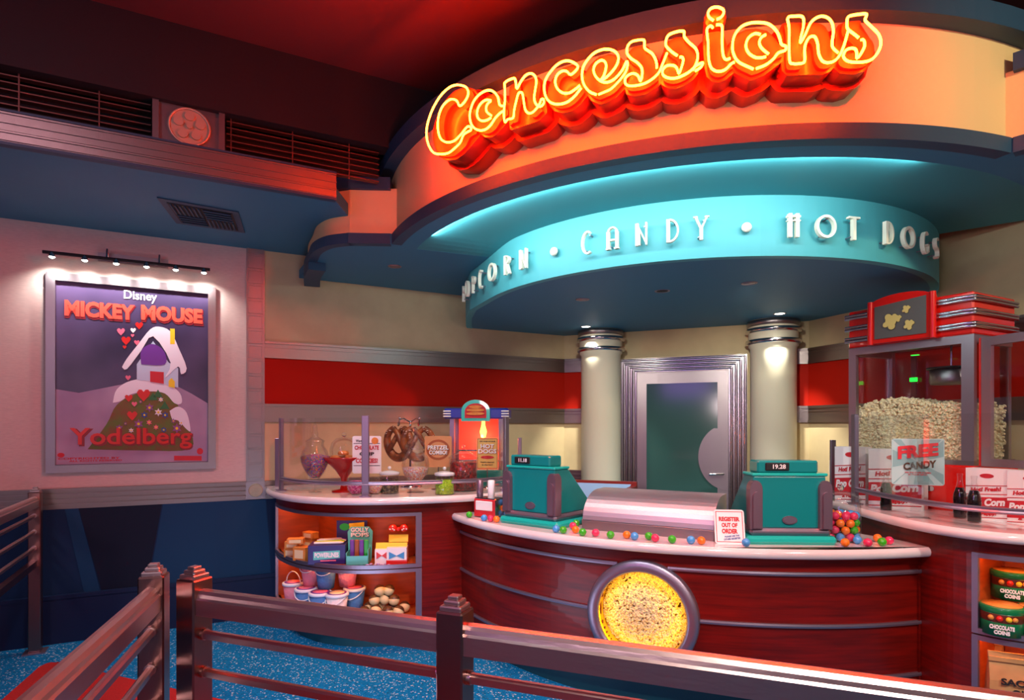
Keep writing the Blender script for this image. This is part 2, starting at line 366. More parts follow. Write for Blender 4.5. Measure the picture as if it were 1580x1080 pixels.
# pilaster like a strip of film
mb = MB().obox(LO, LU, LN, p0, p1, 0, .018, 1.04, 2.82)
for z in np.arange(1.06, 2.80, .115):
    for a, b, c, d in ((p0 + .012, p1 - .012, z, z + .008), (p0 + .012, p1 - .012, z + .095, z + .103), (p0 + .012, p0 + .02, z, z + .1), (p1 - .02, p1 - .012, z, z + .1)): mb.obox(LO, LU, LN, a, b, .018, .027, c, d)
struct('trim_pilaster', mb, 'steel', 'metal pilaster embossed like a strip of film')
mat('reel_metal', 'b8a890', .5, .5)
def reel(O3, u, n, r, parent, m='reel_metal'):
    """embossed film reel: disc, rim, hub and five raised lobes"""
    u, n = Vector(u), Vector(n); v = Vector((0, 0, 1)); c = lambda rr, k=28, ph=0: [(rr * cos(2 * pi * i / k + ph), rr * sin(2 * pi * i / k + ph)) for i in range(k)]
    mb = MB().plate(c(r), O3, u, v, n, 0, r * .08)
    mb.tube([Vector(O3) + n * (r * .1) + u * (r * cos(a)) + v * (r * sin(a)) for a in np.linspace(0, 2 * pi, 30)[:-1]], r * .07, 6, True)
    mb.build('reel_disc', m, parent, world=True)
    for i in range(5):
        a = R(90 + 72 * i); L = [(r * .56 * cos(a) + r * .23 * cos(q) * 1.1, r * .56 * sin(a) + r * .23 * sin(q)) for q in np.linspace(0, 2 * pi, 17)[:-1]]
        MB().plate(L, O3, u, v, n, r * .08, r * .2).build('reel_lobe', m, parent, world=True)
    MB().plate(c(r * .14, 16), O3, u, v, n, r * .08, r * .24).build('reel_hub', m, parent, world=True)
c_ = wp(LO, LU, LN, (p0 + p1) / 2, .024)
t = thing('reel_medallion', 'small square metal medallion with a film reel at the foot of the film-strip pilaster', 'medallion', (c_[0], c_[1], .905))
MB().obox(LO, LU, LN, p0 - .005, p1 + .005, 0, .024, .905, 1.04).build('backplate', 'steel', t, world=True)
reel((c_[0], c_[1], .972), (*LU, 0), (*LN, 0), .048, t)

# ------------------------------------------------------------------ soffit over the poster, metal fascia, louvres
FO = (-2.473, 2.911)                                              # soffit front edge, parallel to the wall
def fx(t, d=0): return (FO[0] + LU[0] * t + LN[0] * d, FO[1] + LU[1] * t + LN[1] * d)
tf1 = 1.585
struct('ceiling_soffit_left', MB().poly([fx(-4), fx(tf1), (-1.06, 3.92), (-1.18, 3.99), (-1.29, 4.12), (-1.39, 4.33), (-1.50, 4.56), (-1.56, 4.88), fx(-4, -1.33)], 2.82, 2.9), 'soffit', 'blue soffit over the poster')
mb = MB().obox(FO, LU, LN, -4, tf1, -.02, .02, 2.83, 2.975)
for z in (2.835, 2.872, 2.882, 2.918, 2.962): mb.obox(FO, LU, LN, -4, tf1, 0, .028, z, z + .008)
struct('trim_fascia_left', mb, 'steel_h', 'brushed metal fascia of the soffit')
struct('trim_ledge_left', MB().obox(FO, LU, LN, -4, tf1, -.06, .026, 2.975, 2.985).obox(FO, LU, LN, -4, tf1, -.02, .022, 2.815, 2.83), 'navy', 'thin blue ledge')
struct('wall_louvre_back', MB().obox(FO, LU, LN, -4, 2.4, -.35, -.30, 2.9, 3.62), 'black', 'dark wall behind the louvres')
struct('trim_header_left', MB().obox(FO, LU, LN, -4, 2.2, -.10, .02, 3.20, 3.62), mat('header_paint', '0d0712', .8), 'dark header above the louvres')
def ft(px): r = (px - 790) / F; return (r * FO[1] - FO[0]) / (LU[0] - r * LU[1])
mat('louvre_metal', '6a4a44', .5, .8)
def louvre(a, b, label):
    c = fx((a + b) / 2); t = thing('louvre_grille', label, 'grille', (c[0], c[1], 2.985))
    for i in range(6):
        z = 3.0 + i * .036
        MB().obox(FO, LU, LN, a, b, -.085, -.045, z, z + .006).build('slat', 'louvre_metal', t, world=True)
    for q in np.arange(a + .02, b, .33): MB().obox(FO, LU, LN, q, q + .006, -.05, -.043, 2.985, 3.2).build('mullion', 'louvre_metal', t, world=True)
louvre(-2.6, ft(235) - .01, 'dark louvre grille of thin slats left of the large reel panel')
louvre(ft(347) + .01, ft(588), 'dark louvre grille of thin slats between the reel panel and the round canopy')
a, b = ft(235), ft(347); c = fx((a + b) / 2, .0)
t = thing('wall_plaque', 'large metal panel embossed with a film reel between the louvre grilles', 'panel', (c[0], c[1], 2.985))
MB().obox(FO, LU, LN, a, b, -.05, -.02, 2.985, 3.2).build('backplate', 'steel', t, world=True)
for q in (a, b - .03): MB().obox(FO, LU, LN, q, q + .03, -.05, .0, 2.985, 3.2).build('side_rib', 'steel', t, world=True)
c = fx((a + b) / 2, -.02); reel((c[0], c[1], 3.092), (*LU, 0), (*LN, 0), .098, t)
# supply air vent in the soffit
V4 = [((px - 790) / F * (F * 1.37 / (HZ - py)), F * 1.37 / (HZ - py)) for px, py in ((242, 303.5), (368, 326), (378, 358), (272, 343))]
cx_, cy_ = sum(p[0] for p in V4) / 4, sum(p[1] for p in V4) / 4
t = thing('air_vent', 'dark blue louvred air vent set in the soffit above the poster', 'vent', (cx_, cy_, 2.81))
q4 = [V4[0], V4[1], V4[2], V4[3]]
MB().poly(q4, 2.812, 2.82).build('vent_frame', 'navy', t, world=True)
def bil(s, r): return tuple((q4[0][k] * (1 - s) + q4[1][k] * s) * (1 - r) + (q4[3][k] * (1 - s) + q4[2][k] * s) * r for k in (0, 1))
MB().poly([bil(.09, .1), bil(.91, .1), bil(.91, .9), bil(.09, .9)], 2.809, 2.813).build('vent_core', 'black', t, world=True)
for s0, r0, s1, r1, n, ax in ((.1, .1, .5, .5, 7, 0), (.5, .1, .9, .5, 4, 1), (.1, .5, .5, .9, 4, 1), (.5, .5, .9, .9, 7, 0)):
    for i in range(n):
        f = (i + .5) / n
        if ax == 0: A, B = bil(s0 + (s1 - s0) * f, r0 + .02), bil(s0 + (s1 - s0) * f, r1 - .02)
        else: A, B = bil(s0 + .02, r0 + (r1 - r0) * f), bil(s1 - .02, r0 + (r1 - r0) * f)
        MB().tube([(A[0], A[1], 2.805), (B[0], B[1], 2.805)], .0065, 4).build('blade', 'navy', t, world=True)

# ------------------------------------------------------------------ round canopy
can = arc(CC, 2.31, -125, 85, 90)
struct('wall_canopy', MB().sweep(can, [(0, 2.69), (0, 3.15), (-.06, 3.15), (-.06, 2.69)], smooth=False), 'cream', 'curved cream face of the canopy')
lowb = arc(CC, 2.31, -66.9, 19.2, 60)
struct('trim_canopy_lower', MB().sweep(lowb, [(.035, 2.634), (.035, 2.70), (0, 2.70), (-.03, 2.634)]), 'navy', 'blue lower band of the canopy')
struct('trim_canopy_upper', MB().sweep(can, [(.08, 3.13), (.08, 3.222), (-.06, 3.222), (-.06, 3.13)]), 'navy', 'blue upper band of the canopy')
bl = [(-.784, 3.877), (-1.05, 3.862)] + catmull([(-1.05, 3.862), (-1.21, 3.925), (-1.345, 4.07), (-1.45, 4.29), (-1.56, 4.52), (-1.655, 4.80)], 6)
bl = bl[::-1]
br = [(2.155, 2.593), (2.47, 2.246)] + catmull([(2.47, 2.246), (2.62, 2.15), (2.82, 2.12), (3.05, 2.14), (3.3, 2.2), (3.55, 2.3)], 6)
for nm_, pts in (('left', bl), ('right', br)):
    ex = (lambda a, b: (a[0] - (b[0] - a[0]) * .3, a[1] - (b[1] - a[1]) * .3))
    pe = [ex(pts[0], pts[1])] + pts if nm_ == 'right' else pts + [ex(pts[-1], pts[-2])]
    struct('wall_canopy_bay_' + nm_, MB().sweep(pe, [(-.03, 2.69), (-.03, 3.0), (-.09, 3.0), (-.09, 2.69)]), 'cream', 'cream side bay of the canopy')
    struct('trim_bay_lower_' + nm_, MB().sweep(pts, [(0, 2.634), (0, 2.70), (-.06, 2.70), (-.06, 2.634)]), 'navy', 'blue lower band of the side bay')
    struct('trim_bay_cap_' + nm_, MB().sweep(pts, [(.0, 2.986), (.0, 3.062), (-.12, 3.062), (-.12, 2.986)]), 'navy', 'blue cap of the side bay')
fin_ = [p for p in bl if p[1] > 4.27]
struct('trim_bay_end', MB().sweep(fin_, [(0, 2.578), (0, 2.64), (-.12, 2.64), (-.12, 2.578)]), 'navy', 'blue end of the side bay')
inner = arc(CC, 2.17, -68.2, 21.5, 60)
# soffit ring and side soffits
outl = arc(CC, 2.33, -66.9, 19.2, 60)
mb = MB()
for i in range(60):
    mb.poly([outl[i], outl[i + 1], inner[i + 1], inner[i]], 2.636, 2.70)
mb.poly([(-.784, 3.877), inner[0], arcpt(CC, 1.6, R(-68.2)), (-.2, 5.6), (-.41, 5.52), (-1.7, 4.80), (-1.56, 4.55), (-1.345, 4.08), (-1.21, 3.935), (-1.05, 3.872)], 2.637, 2.70)
mb.poly(([outl[-1]] + arc(CC, 2.17, 21.5, 52, 16) + [(3.6, 3.5), (3.95, 1.9), (2.9, 2.13), (2.62, 2.16), (2.47, 2.256)])[::-1], 2.637, 2.70)
struct('ceiling_canopy_soffit', mb, 'soffit', 'blue soffit of the canopy')
mb = MB(); inner = arc(CC, 2.17, -68.2, 52, 60); ri = arc(CC, 1.5, -68.2, 52, 60)
def cove_z(i):                        # the recess runs out smoothly at its left end
    q = min(1, max(0, i / 60 * 120.2 / 14)); return 2.6375 + .031 * q * q * (3 - 2 * q)
for i in range(60):
    z0, z1 = cove_z(i), cove_z(i + 1)
    mb.add([(*inner[i], z0), (*inner[i + 1], z1), (*ri[i + 1], z1), (*ri[i], z0)] + [(*p, 2.70) for p in (inner[i], inner[i + 1], ri[i + 1], ri[i])], [(0, 1, 2, 3), (4, 7, 6, 5), (0, 4, 5, 1), (2, 6, 7, 3)])
struct('ceiling_canopy_cove', mb, 'teal_ceiling', 'teal cove ceiling of the canopy')
drum = [(-.41, 5.55), (-.405, 5.3), (-.38, 4.95), (-.32, 4.6)] + arc(CC, 1.656, -68, 115, 70)
struct('wall_canopy_drum', MB().sweep(drum, [(0, 2.35), (0, 2.70), (-.05, 2.70), (-.05, 2.35)]), 'teal_wall', 'curved teal sign band of the canopy')
struct('ceiling_canopy_drum', MB().poly(offset(drum, -.04) + [(2.6, 5.6), (1, 6.2)], 2.352, 2.362), 'soffit', 'blue underside of the canopy drum')
def downlight(px, py, z, on, label):
    Y = F * (z - EYE) / (HZ - py); X = (px - 790) / F * Y
    t = thing('recessed_downlight', label, 'downlight', (X, Y, z), 0, 'round downlights recessed in the canopy')
    MB().lathe([(.036, 0), (.042, -.003), (.047, -.003), (.05, 0)]).build('trim_ring', 'alu', t)
    MB().lathe([(.001, -.001), (.036, -.001), (.036, -.0005)]).build('lens', 'down_on' if on else ('black' if on is None else 'alu'), t)
    if on:
        lamp('SPOT', (X, Y, z - .03), 110, (1, .95, .82), .02, (X + (.15 if px < 1000 else .09), Y + .28, 1.2), 66, .6)
downlight(609, 411, 2.636, False, 'small round downlight in the soffit left of the teal sign band')
downlight(899, 462, 2.351, False, 'unlit round downlight in the drum underside, left of the three in its middle')
downlight(1022, 449, 2.351, None, 'dark round downlight in the middle of the drum underside')
downlight(1156, 437, 2.351, False, 'unlit round downlight in the drum underside, below the dot before HOT DOGS')
downlight(904, 504, 2.351, True, 'lit round downlight in front of the left column')
downlight(1203, 484, 2.351, True, 'lit round downlight in front of the right column')
lamp('SPOT', (-.5, 3.9, 2.61), 45, (1, .8, .6), .04, (-.7, 4.2, 1.0), 85, .9)  # added spot to brighten the candy counter, no fixture at this point
lamp('SPOT', (1.476, 3.75, 2.33), 75, (1, .96, .82), .03, (1.9, 5.1, 1.2), 95, .9)
lamp('SPOT', (.495, 4.23, 2.33), 50, (1, .96, .82), .03, (.75, 5.5, 1.2), 95, .9)

# raised art-deco letters POPCORN . CANDY . HOT DOGS on the drum
th_ = lambda n, r0, r1, a0, a1: [(r0 * cos(R(a0 + (a1 - a0) * i / n)), r1 * sin(R(a0 + (a1 - a0) * i / n))) for i in range(n + 1)]
def sh(p, dx, dy): return [(x + dx, y + dy) for x, y in p]
# unit letters: width ~0.5, height 1, as (polyline, stroke width)
GL = {
 'C': [(sh(th_(14, .27, .5, 60, 300), .02, .5), .085)],
 'O': [(sh(th_(24, .40, .44, 0, 360), 0, .5), .11)],
 'o': [(sh(th_(24, .27, .44, 0, 360), 0, .5), .11)],
 'P': [([(-.18, 0), (-.18, 1)], .15), (sh(th_(10, .26, .20, -90, 90), -.08, .76), .07)],
 'R': [([(-.18, 0), (-.18, 1)], .15), (sh(th_(10, .26, .20, -90, 90), -.08, .76), .07), ([(-.04, .56), (.2, 0)], .09)],
 'N': [([(-.2, 0), (-.2, .98)], .14), ([(-.2, .97), (.2, .06)], .06), ([(.2, 0), (.2, 1)], .07), ([(-.09, .02), (-.09, .7)], .06)],
 'A': [([(-.2, 0), (-.2, .8)], .14), (sh(th_(8, .2, .18, 180, 0), 0, .8), .07), ([(.2, 0), (.2, .8)], .13), ([(-.2, .42), (.2, .42)], .07), ([(-.3, .03), (-.08, .03)], .06), ([(.08, .03), (.3, .03)], .06)],
 'D': [([(-.16, 0), (-.16, 1)], .15), (sh(th_(12, .34, .47, -90, 90), -.1, .5), .075)],
 'Y': [([(0, 0), (0, .58)], .14), ([(-.24, 1), (-.02, .52)], .09), ([(.24, 1), (.02, .52)], .07), ([(-.32, .98), (-.14, .98)], .05), ([(.14, .98), (.32, .98)], .05)],
 'H': [([(-.15, 0), (-.15, 1)], .15), ([(.15, 0), (.15, 1)], .15), ([(-.28, .88), (.28, .88)], .08), ([(-.28, .7), (.28, .7)], .05)],
 'T': [([(0, 0), (0, 1)], .15), ([(-.28, .96), (.28, .96)], .08)],
 'G': [(sh(th_(14, .27, .48, 55, 330), .0, .5), .085), ([(.08, .42), (.28, .42)], .07), ([(.24, .1), (.24, .45)], .07)],
 'S': [(sh(th_(10, .2, .23, 50, 265), 0, .73), .09), (sh(th_(10, .2, .23, 95, -130), 0, .27), .09)],
 '.': [],
}
HL = .122; ZL = 2.434; RL = 1.656
sign = thing('canopy_lettering', 'raised cream art deco letters reading POPCORN CANDY HOT DOGS along the teal canopy band', 'sign', (*arcpt(CC, 1.656, R(-22)), 2.35))
EXT = [arcpt(CC, RL, R(-68)), (-.32, 4.6), (-.38, 4.95), (-.405, 5.3), (-.41, 5.55)]
def on_drum(s_, r):
    if s_ >= 0: return arcpt(CC, r, s_ / RL - R(68))
    s_ = -s_; d = r - RL
    for a, b in zip(EXT, EXT[1:]):
        l = hypot(b[0] - a[0], b[1] - a[1])
        if s_ <= l or b is EXT[-1]:
            ux, uy = (b[0] - a[0]) / l, (b[1] - a[1]) / l; return (a[0] + ux * s_ - uy * d, a[1] + uy * s_ + ux * d)
        s_ -= l
def glyph(ch, th):
    mb = MB(); P3 = lambda x, z, r: (*on_drum((th + R(68)) * RL + x, r), z)
    if ch == '.':
        k = 20
        pr = [(0.001, .03), (.016, .026), (.024, .018), (.026, .008)]
        for q in range(len(pr) - 1):
            A, B = pr[q], pr[q + 1]
            mb.add([P3(A[0] * cos(2 * pi * i / k), 2.494 + A[0] * sin(2 * pi * i / k), RL + A[1] + .012) for i in range(k)] + [P3(B[0] * cos(2 * pi * i / k), 2.494 + B[0] * sin(2 * pi * i / k), RL + B[1] + .012) for i in range(k)], [(i, (i + 1) % k, (i + 1) % k + k, i + k) for i in range(k)], True)
    for pts, wdt in GL[ch]:
        n = len(pts); vs = []; fs = []; wdt *= 1.0
        for i in range(n):
            a, b = pts[max(i - 1, 0)], pts[min(i + 1, n - 1)]; dx, dy = b[0] - a[0], b[1] - a[1]; l = hypot(dx, dy) or 1
            nx, ny = -dy / l * wdt / 2, dx / l * wdt / 2
            for s_ in (-1, 1):
                for r in (RL + .028, RL + .05): vs.append(P3((pts[i][0] + s_ * nx) * HL, ZL + (pts[i][1] + s_ * ny) * HL, r))
        for i in range(n - 1):
            o = i * 4; fs += [(o, o + 4, o + 5, o + 1), (o + 1, o + 5, o + 7, o + 3), (o + 3, o + 7, o + 6, o + 2), (o + 2, o + 6, o + 4, o)]
        fs += [(0, 1, 3, 2), (n * 4 - 4, n * 4 - 2, n * 4 - 1, n * 4 - 3)]; mb.add(vs, fs)
    g = mb.build('dot' if ch == '.' else 'letter', 'cream_letter', sign, world=True)
    for x, z in ((-.1, .15), (.1, .85)) if ch != '.' else ((0, .5),):
        st = MB(); st.tube([P3(x * HL, ZL + z * HL, RL - .005), P3(x * HL, ZL + z * HL, RL + .035)], .004, 6)
        st.build('stud', 'alu', g, world=True)
px_ = [('P', None), ('o', None), ('P', None), ('C', 741), ('O', 758), ('R', 782), ('N', 807), ('.', 851), ('C', 906), ('A', 945), ('N', 990), ('D', 1037), ('Y', 1082), ('.', 1154), ('H', 1225), ('O', 1275), ('T', 1318), ('D', 1372), ('O', 1403), ('G', 1429), ('S', 1446)]
ths = [ray_cyl(p, 380, CC, RL + .045)[0] if p else None for c, p in px_]
stp = R(5.4)
for i in (2, 1, 0): ths[i] = ths[i + 1] - stp
for (c, p), th in zip(px_, ths): glyph(c, th)

# ------------------------------------------------------------------ neon sign "Concessions"
def cr(pts, ox, oy): return [(x / 6 + ox, y / 6 + oy) for x, y in pts]
A_, B_, C_, D_ = (640, 100), (820, 50), (940, 0), (1160, 0)
NE = []   # (letter outline for the can, list of tube paths, closed flags)
c1 = [(495,245),(470,205),(395,185),(320,210),(240,285),(170,400),(125,520),(108,620),(120,720),(160,800),(210,825),(300,820),(360,780),(420,720),(450,650),(490,620),(518,605),(518,580),(495,570),(470,590),(430,640),(370,700),(310,718),(255,700),(225,650),(212,560),(225,460),(260,380),(310,330),(350,318),(390,335),(415,380),(455,350),(490,290)]
NE.append(('C', cr(c1, *A_), [(cr(c1, *A_), True)]))
o1 = [(815,380),(785,370),(770,300),(730,250),(680,235),(610,265),(550,330),(515,420),(510,500),(535,570),(590,605),(650,600),(700,560),(740,500),(780,455),(815,430)]
o1b = [(705,330),(660,325),(610,360),(580,420),(580,480),(610,515),(660,515),(705,490)]; o1c = [(705,335),(675,360),(660,400),(670,440),(710,470)]
NE.append(('o', cr(o1, *A_), [(cr(o1, *A_), False), (cr(o1b, *A_), False), (cr(o1c, *A_), False)]))
n1 = [(830,170),(860,145),(920,125),(935,160),(945,220),(985,150),(1030,95),(1080,80),(1115,110),(1125,160),(1115,230),(1105,300),(1115,350),(1145,385),(1175,380),(1195,350),(1190,320),(1170,320),(1160,350),(1130,400),(1090,440),(1055,448),(1025,420),(1010,350),(1000,280),(985,255),(960,265),(940,330),(920,420),(910,490),(860,505),(835,530),(825,450),(835,300)]
n1o = [p for i, p in enumerate(n1) if i not in (14, 15, 16, 17, 18)]
NE.append(('n', cr(n1o, *A_), [(cr(n1, *A_), True)]))
c2 = [(460,515),(400,590),(330,645),(250,665),(180,650),(135,600),(118,520),(130,440),(180,360),(250,290),(330,262),(400,285),(430,320),(400,365),(360,390),(325,360),(280,360),(235,400),(220,460),(240,520),(290,560),(350,560),(400,530),(450,490)]
NE.append(('c', cr(c2, *B_), [(cr(c2, *B_), False)]))
e1 = [(600,575),(540,550),(490,490),(468,410),(480,320),(530,240),(600,180),(690,155),(770,175),(805,230),(790,300),(740,370),(680,425),(645,440),(670,400),(690,330),(685,280),(650,258),(600,285),(575,340),(590,400),(640,450),(700,462),(770,430),(840,350),(880,270),(890,300),(870,370),(810,450),(740,520),(680,550),(620,575)]
e1o = [(600,575),(540,550),(490,490),(468,410),(480,320),(530,240),(600,180),(690,155),(770,175),(805,230),(790,300),(760,420),(840,350),(880,270),(890,300),(870,370),(810,450),(740,520),(680,550),(620,575)]
NE.append(('e', cr(e1o, *B_), [(cr(e1, *B_), False)]))
s1 = [(1160,330),(1155,270),(1120,200),(1050,145),(1045,80),(1015,68),(930,85),(890,130),(885,190),(920,240),(980,280),(1020,330),(1025,390),(1010,450),(985,400),(940,380),(890,400),(865,440),(880,485),(940,495),(1040,475),(1120,430),(1180,370),(1215,290),(1255,190)]
s1o = [(1165,390),(1160,330),(1155,270),(1120,200),(1050,145),(1045,80),(1015,68),(930,85),(890,130),(885,190),(920,240),(980,280),(1000,350),(940,380),(890,400),(865,440),(880,485),(940,495),(1040,475),(1120,430)]
NE.append(('s', cr(s1o, *B_), [(cr(s1, *B_), False)]))
s2 = [(630,515),(580,480),(530,430),(525,380),(550,325),(620,295),(690,290),(695,340),(740,395),(800,450),(820,520),(800,600),(760,650),(700,690),(620,722),(550,722),(500,695),(495,650),(530,610),(590,605),(625,630),(645,680),(670,620),(685,560),(675,530),(650,530)]
s2o = [(630,515),(580,480),(530,430),(525,380),(550,325),(620,295),(690,290),(695,340),(740,395),(800,450),(820,520),(800,600),(760,650),(700,690),(620,722),(550,722),(500,695),(495,650),(530,610),(590,605),(640,590)]
NE.append(('s', cr(s2o, *C_), [(cr(s2, *C_), False), (cr([(775,650),(800,612),(865,580),(850,620),(795,658)], *C_), False)]))
i1 = [(960,260),(940,240),(910,260),(905,300),(915,400),(920,540),(940,620),(980,655),(1030,660),(1080,640),(1130,590),(1160,575)]; i1b = [(990,230),(1025,230),(1045,250),(1045,400),(1055,510),(1080,550),(1120,540)]
NE.append(('i', cr(i1[1:] + i1b[::-1], *C_), [(cr(i1, *C_), False), (cr(i1b, *C_), False)]))
d1 = [(965,190),(925,160),(915,120),(940,80),(995,65),(1050,85),(1060,120),(1035,160),(995,180)]
NE.append(('.', cr(d1, *C_), [(cr(d1, *C_), False)]))
o2 = [(1335,640),(1290,620),(1200,575),(1155,510),(1140,430),(1160,330),(1220,250),(1300,215),(1390,208),(1480,225),(1550,290),(1580,360),(1595,410),(1635,430),(1630,465),(1565,490),(1520,545),(1450,600),(1360,635)]
NE.append(('o', cr(o2, *C_), [(cr(o2, *C_), False), (cr([(1400,320),(1350,310),(1290,350),(1265,420),(1290,490),(1350,530),(1400,535),(1450,525)], *C_), False), (cr([(1450,320),(1405,350),(1390,400),(1415,450),(1475,500)], *C_), False)]))
n2a = [(330,180),(345,155),(400,150),(455,150),(480,180),(475,260),(455,340),(450,395),(490,330),(540,220),(590,170),(650,150),(710,170),(745,220),(755,300),(745,380),(750,440),(800,490)]
n2b = [(890,290),(860,400),(820,500),(770,560),(710,580),(655,565),(620,500),(610,410),(590,350),(560,335),(520,360),(490,440),(490,560),(465,585),(380,590),(350,560),(345,400),(345,260),(330,180)]
NE.append(('n', cr(n2a + n2b[2:-1], *D_), [(cr(n2a, *D_), False), (cr(n2b, *D_), False)]))
s3 = [(990,350),(940,310),(890,270),(880,220),(890,160),(940,140),(1050,128),(1060,150),(1050,190),(1110,250),(1175,320),(1195,400),(1170,480),(1110,550),(1020,575),(900,570),(850,530),(860,480),(900,450),(950,450),(970,480),(975,540),(1020,480),(1045,420),(1035,370),(1010,370)]
s3o = s3[:18] + [(900,450),(950,440),(1000,420)]
NE.append(('s', cr(s3o, *D_), [(cr(s3, *D_), False)]))
RF, RN_ = 2.31, 2.53
def hull(P):
    P = sorted(set(P)); L = []; U = []
    for p in P:
        while len(L) > 1 and (L[-1][0] - L[-2][0]) * (p[1] - L[-2][1]) - (L[-1][1] - L[-2][1]) * (p[0] - L[-2][0]) <= 0: L.pop()
        L.append(p)
    for p in reversed(P):
        while len(U) > 1 and (U[-1][0] - U[-2][0]) * (p[1] - U[-2][1]) - (U[-1][1] - U[-2][1]) * (p[0] - U[-2][0]) <= 0: U.pop()
        U.append(p)
    return L[:-1] + U[:-1]
neon = thing('neon_sign', 'glowing red and yellow neon script sign reading Concessions on the curved cream canopy', 'neon sign', (*arcpt(CC, 2.31, R(-26)), 2.75))
def canmesh(P, r0, r1, cap=True):
    k = len(P); f3 = lambda th, z, r: (*arcpt(CC, r, th), z); mb = MB()
    t = geometry.tessellate_polygon([[Vector((a * 2.4, z, 0)) for a, z in P]])
    a = [f3(th, z, r0) for th, z in P]; b = [f3(th, z, r1) for th, z in P]
    mb.add(a + b, [(i, (i + 1) % k, (i + 1) % k + k, i + k) for i in range(k)], True)
    mb.add(b, [tuple(f) for f in t]); return mb
for idx, (ch, outl_, paths) in enumerate(NE):
    op = [ray_cyl(x, y, CC, RN_) for x, y in catmull(outl_ + [outl_[0]], 2)[:-1]]
    H = hull([ray_cyl(x, y, CC, RN_) for x, y in outl_])
    # widen the backing tray by 28 mm all round
    cxm = sum(p[0] for p in H) / len(H); czm = sum(p[1] for p in H) / len(H); big = []; mid = []
    rad = .034
    circ = [(rad / 2.4 * cos(a), rad * sin(a)) for a in np.linspace(0, 2 * pi, 13)[:-1]]
    big = hull([(p[0] + q[0], p[1] + q[1]) for p in H for q in circ]); mid = hull([(p[0] + q[0] * .35, p[1] + q[1] * .35) for p in H for q in circ])
    if ch == '.':
        cmb = canmesh(mid, RF, RN_ - .03)
        let = cmb.build('dot_can', 'can_red', neon, world=True)
    else:
        tr = canmesh(big, RF - .01, RF + .085 + .001 * (idx % 3)).build('letter_tray', 'can_red', neon, world=True)
        k = len(mid)
        canmesh(mid, RF + .05, RN_ - .055 - .001 * (idx % 3)).build('letter_can', 'can_red', tr, world=True)
        let = tr
        canmesh(op, RN_ - .07, RN_ - .04).build('letter_face', 'can_face', tr, world=True)
    for pts, cl in paths:
        q = catmull(pts + [pts[0]], 4)[:-1] if cl else catmull(pts, 4)
        MB().tube([(*arcpt(CC, RN_, th), z) for th, z in (ray_cyl(x, y, CC, RN_) for x, y in q)], .0046, 6, cl).build('neon_tube', 'neon', let, world=True)

# ------------------------------------------------------------------ door, columns
t = thing('door_frame', 'stepped metal door surround between the two columns', 'door frame', (*wp(DO, DU, DN, .66), 0)); t['kind'] = 'structure'; t.name = 'door_1'
t['label'] = 'steel door between the two columns'; del t['category']
a0, a1 = wall_at(958, DO, DU), wall_at(1153, DO, DU); s0, s1 = wall_at(983, DO, DU), wall_at(1125, DO, DU); zt = 2.085; zs = 1.965
mat('satin_steel', 'b0a8ac', .24, 1)
def rect_ring(x0, x1, z1, wd, d, d0=0):
    mb = MB(); mb.obox(DO, DU, DN, x0, x0 + wd, d0, d, 0, z1); mb.obox(DO, DU, DN, x1 - wd, x1, d0, d, 0, z1); mb.obox(DO, DU, DN, x0 + wd, x1 - wd, d0, d, z1 - wd, z1); return mb
fr = MB(); n = 4; st_l = (s0 - a0) / n; 
for i in range(n):
    f = i / n; x0, x1, z1 = a0 + (s0 - a0) * f, a1 - (a1 - s1) * f, zt - (zt - zs) * f
    wd = (s0 - a0) / n + .0005; zw = (zt - zs) / n + .0005; mb = MB(); d = .10 - i * .02
    mb.obox(DO, DU, DN, x0, x0 + wd, 0, d, 0, z1).obox(DO, DU, DN, x1 - wd, x1, 0, d, 0, z1).obox(DO, DU, DN, x0, x1, 0, d - .0004, z1 - zw, z1)
    # half-round bead on each step
    yb = d
    P = [(*wp(DO, DU, DN, x0 + .014, yb), 0), (*wp(DO, DU, DN, x0 + .014, yb), z1 - .014), (*wp(DO, DU, DN, x1 - .014, yb), z1 - .014), (*wp(DO, DU, DN, x1 - .014, yb), 0)]
    for A, B in zip(P, P[1:]): mb.tube([A, B], .0125, 10)
    mb.build('frame_step', 'satin_steel', t, world=True)
sl = MB().obox(DO, DU, DN, s0 + .004, s1 - .004, 0, .03, 0, zs - .004).build('door_leaf', 'steel', t, world=True)
g0, g1 = wall_at(998.5, DO, DU), wall_at(1107.5, DO, DU)
mat('door_glass', '2c4a48', .12, spec=.6); mat('door_glass_up', '232d3c', .12, spec=.6)
MB().obox(DO, DU, DN, g0, g1, .03, .034, .12, zs - .11).build('door_pane', 'door_glass', sl, world=True)
hc = wall_at(1125, DO, DU) - .004; hz = 1.19; rr = .29
pts = [(hc, hz + rr * .86)] + [(hc - .045 - rr * cos(R(a)) * .86 + .04, hz + rr * sin(R(a))) for a in np.linspace(62, -90, 24)] + [(hc, hz - rr)]
MB().plate(pts, (DO[0], DO[1], 0), (*DU, 0), (0, 0, 1), (*DN, 0), .034, .04).build('handle_plate', 'steel', sl, world=True)
hd = hc - .09
mb = MB().tube([(*wp(DO, DU, DN, hd + .05, .045), 1.045), (*wp(DO, DU, DN, hd + .05, .08), 1.045), (*wp(DO, DU, DN, hd - .07, .085), 1.04)], .009, 8)
mb.build('handle', 'chrome', sl, world=True)
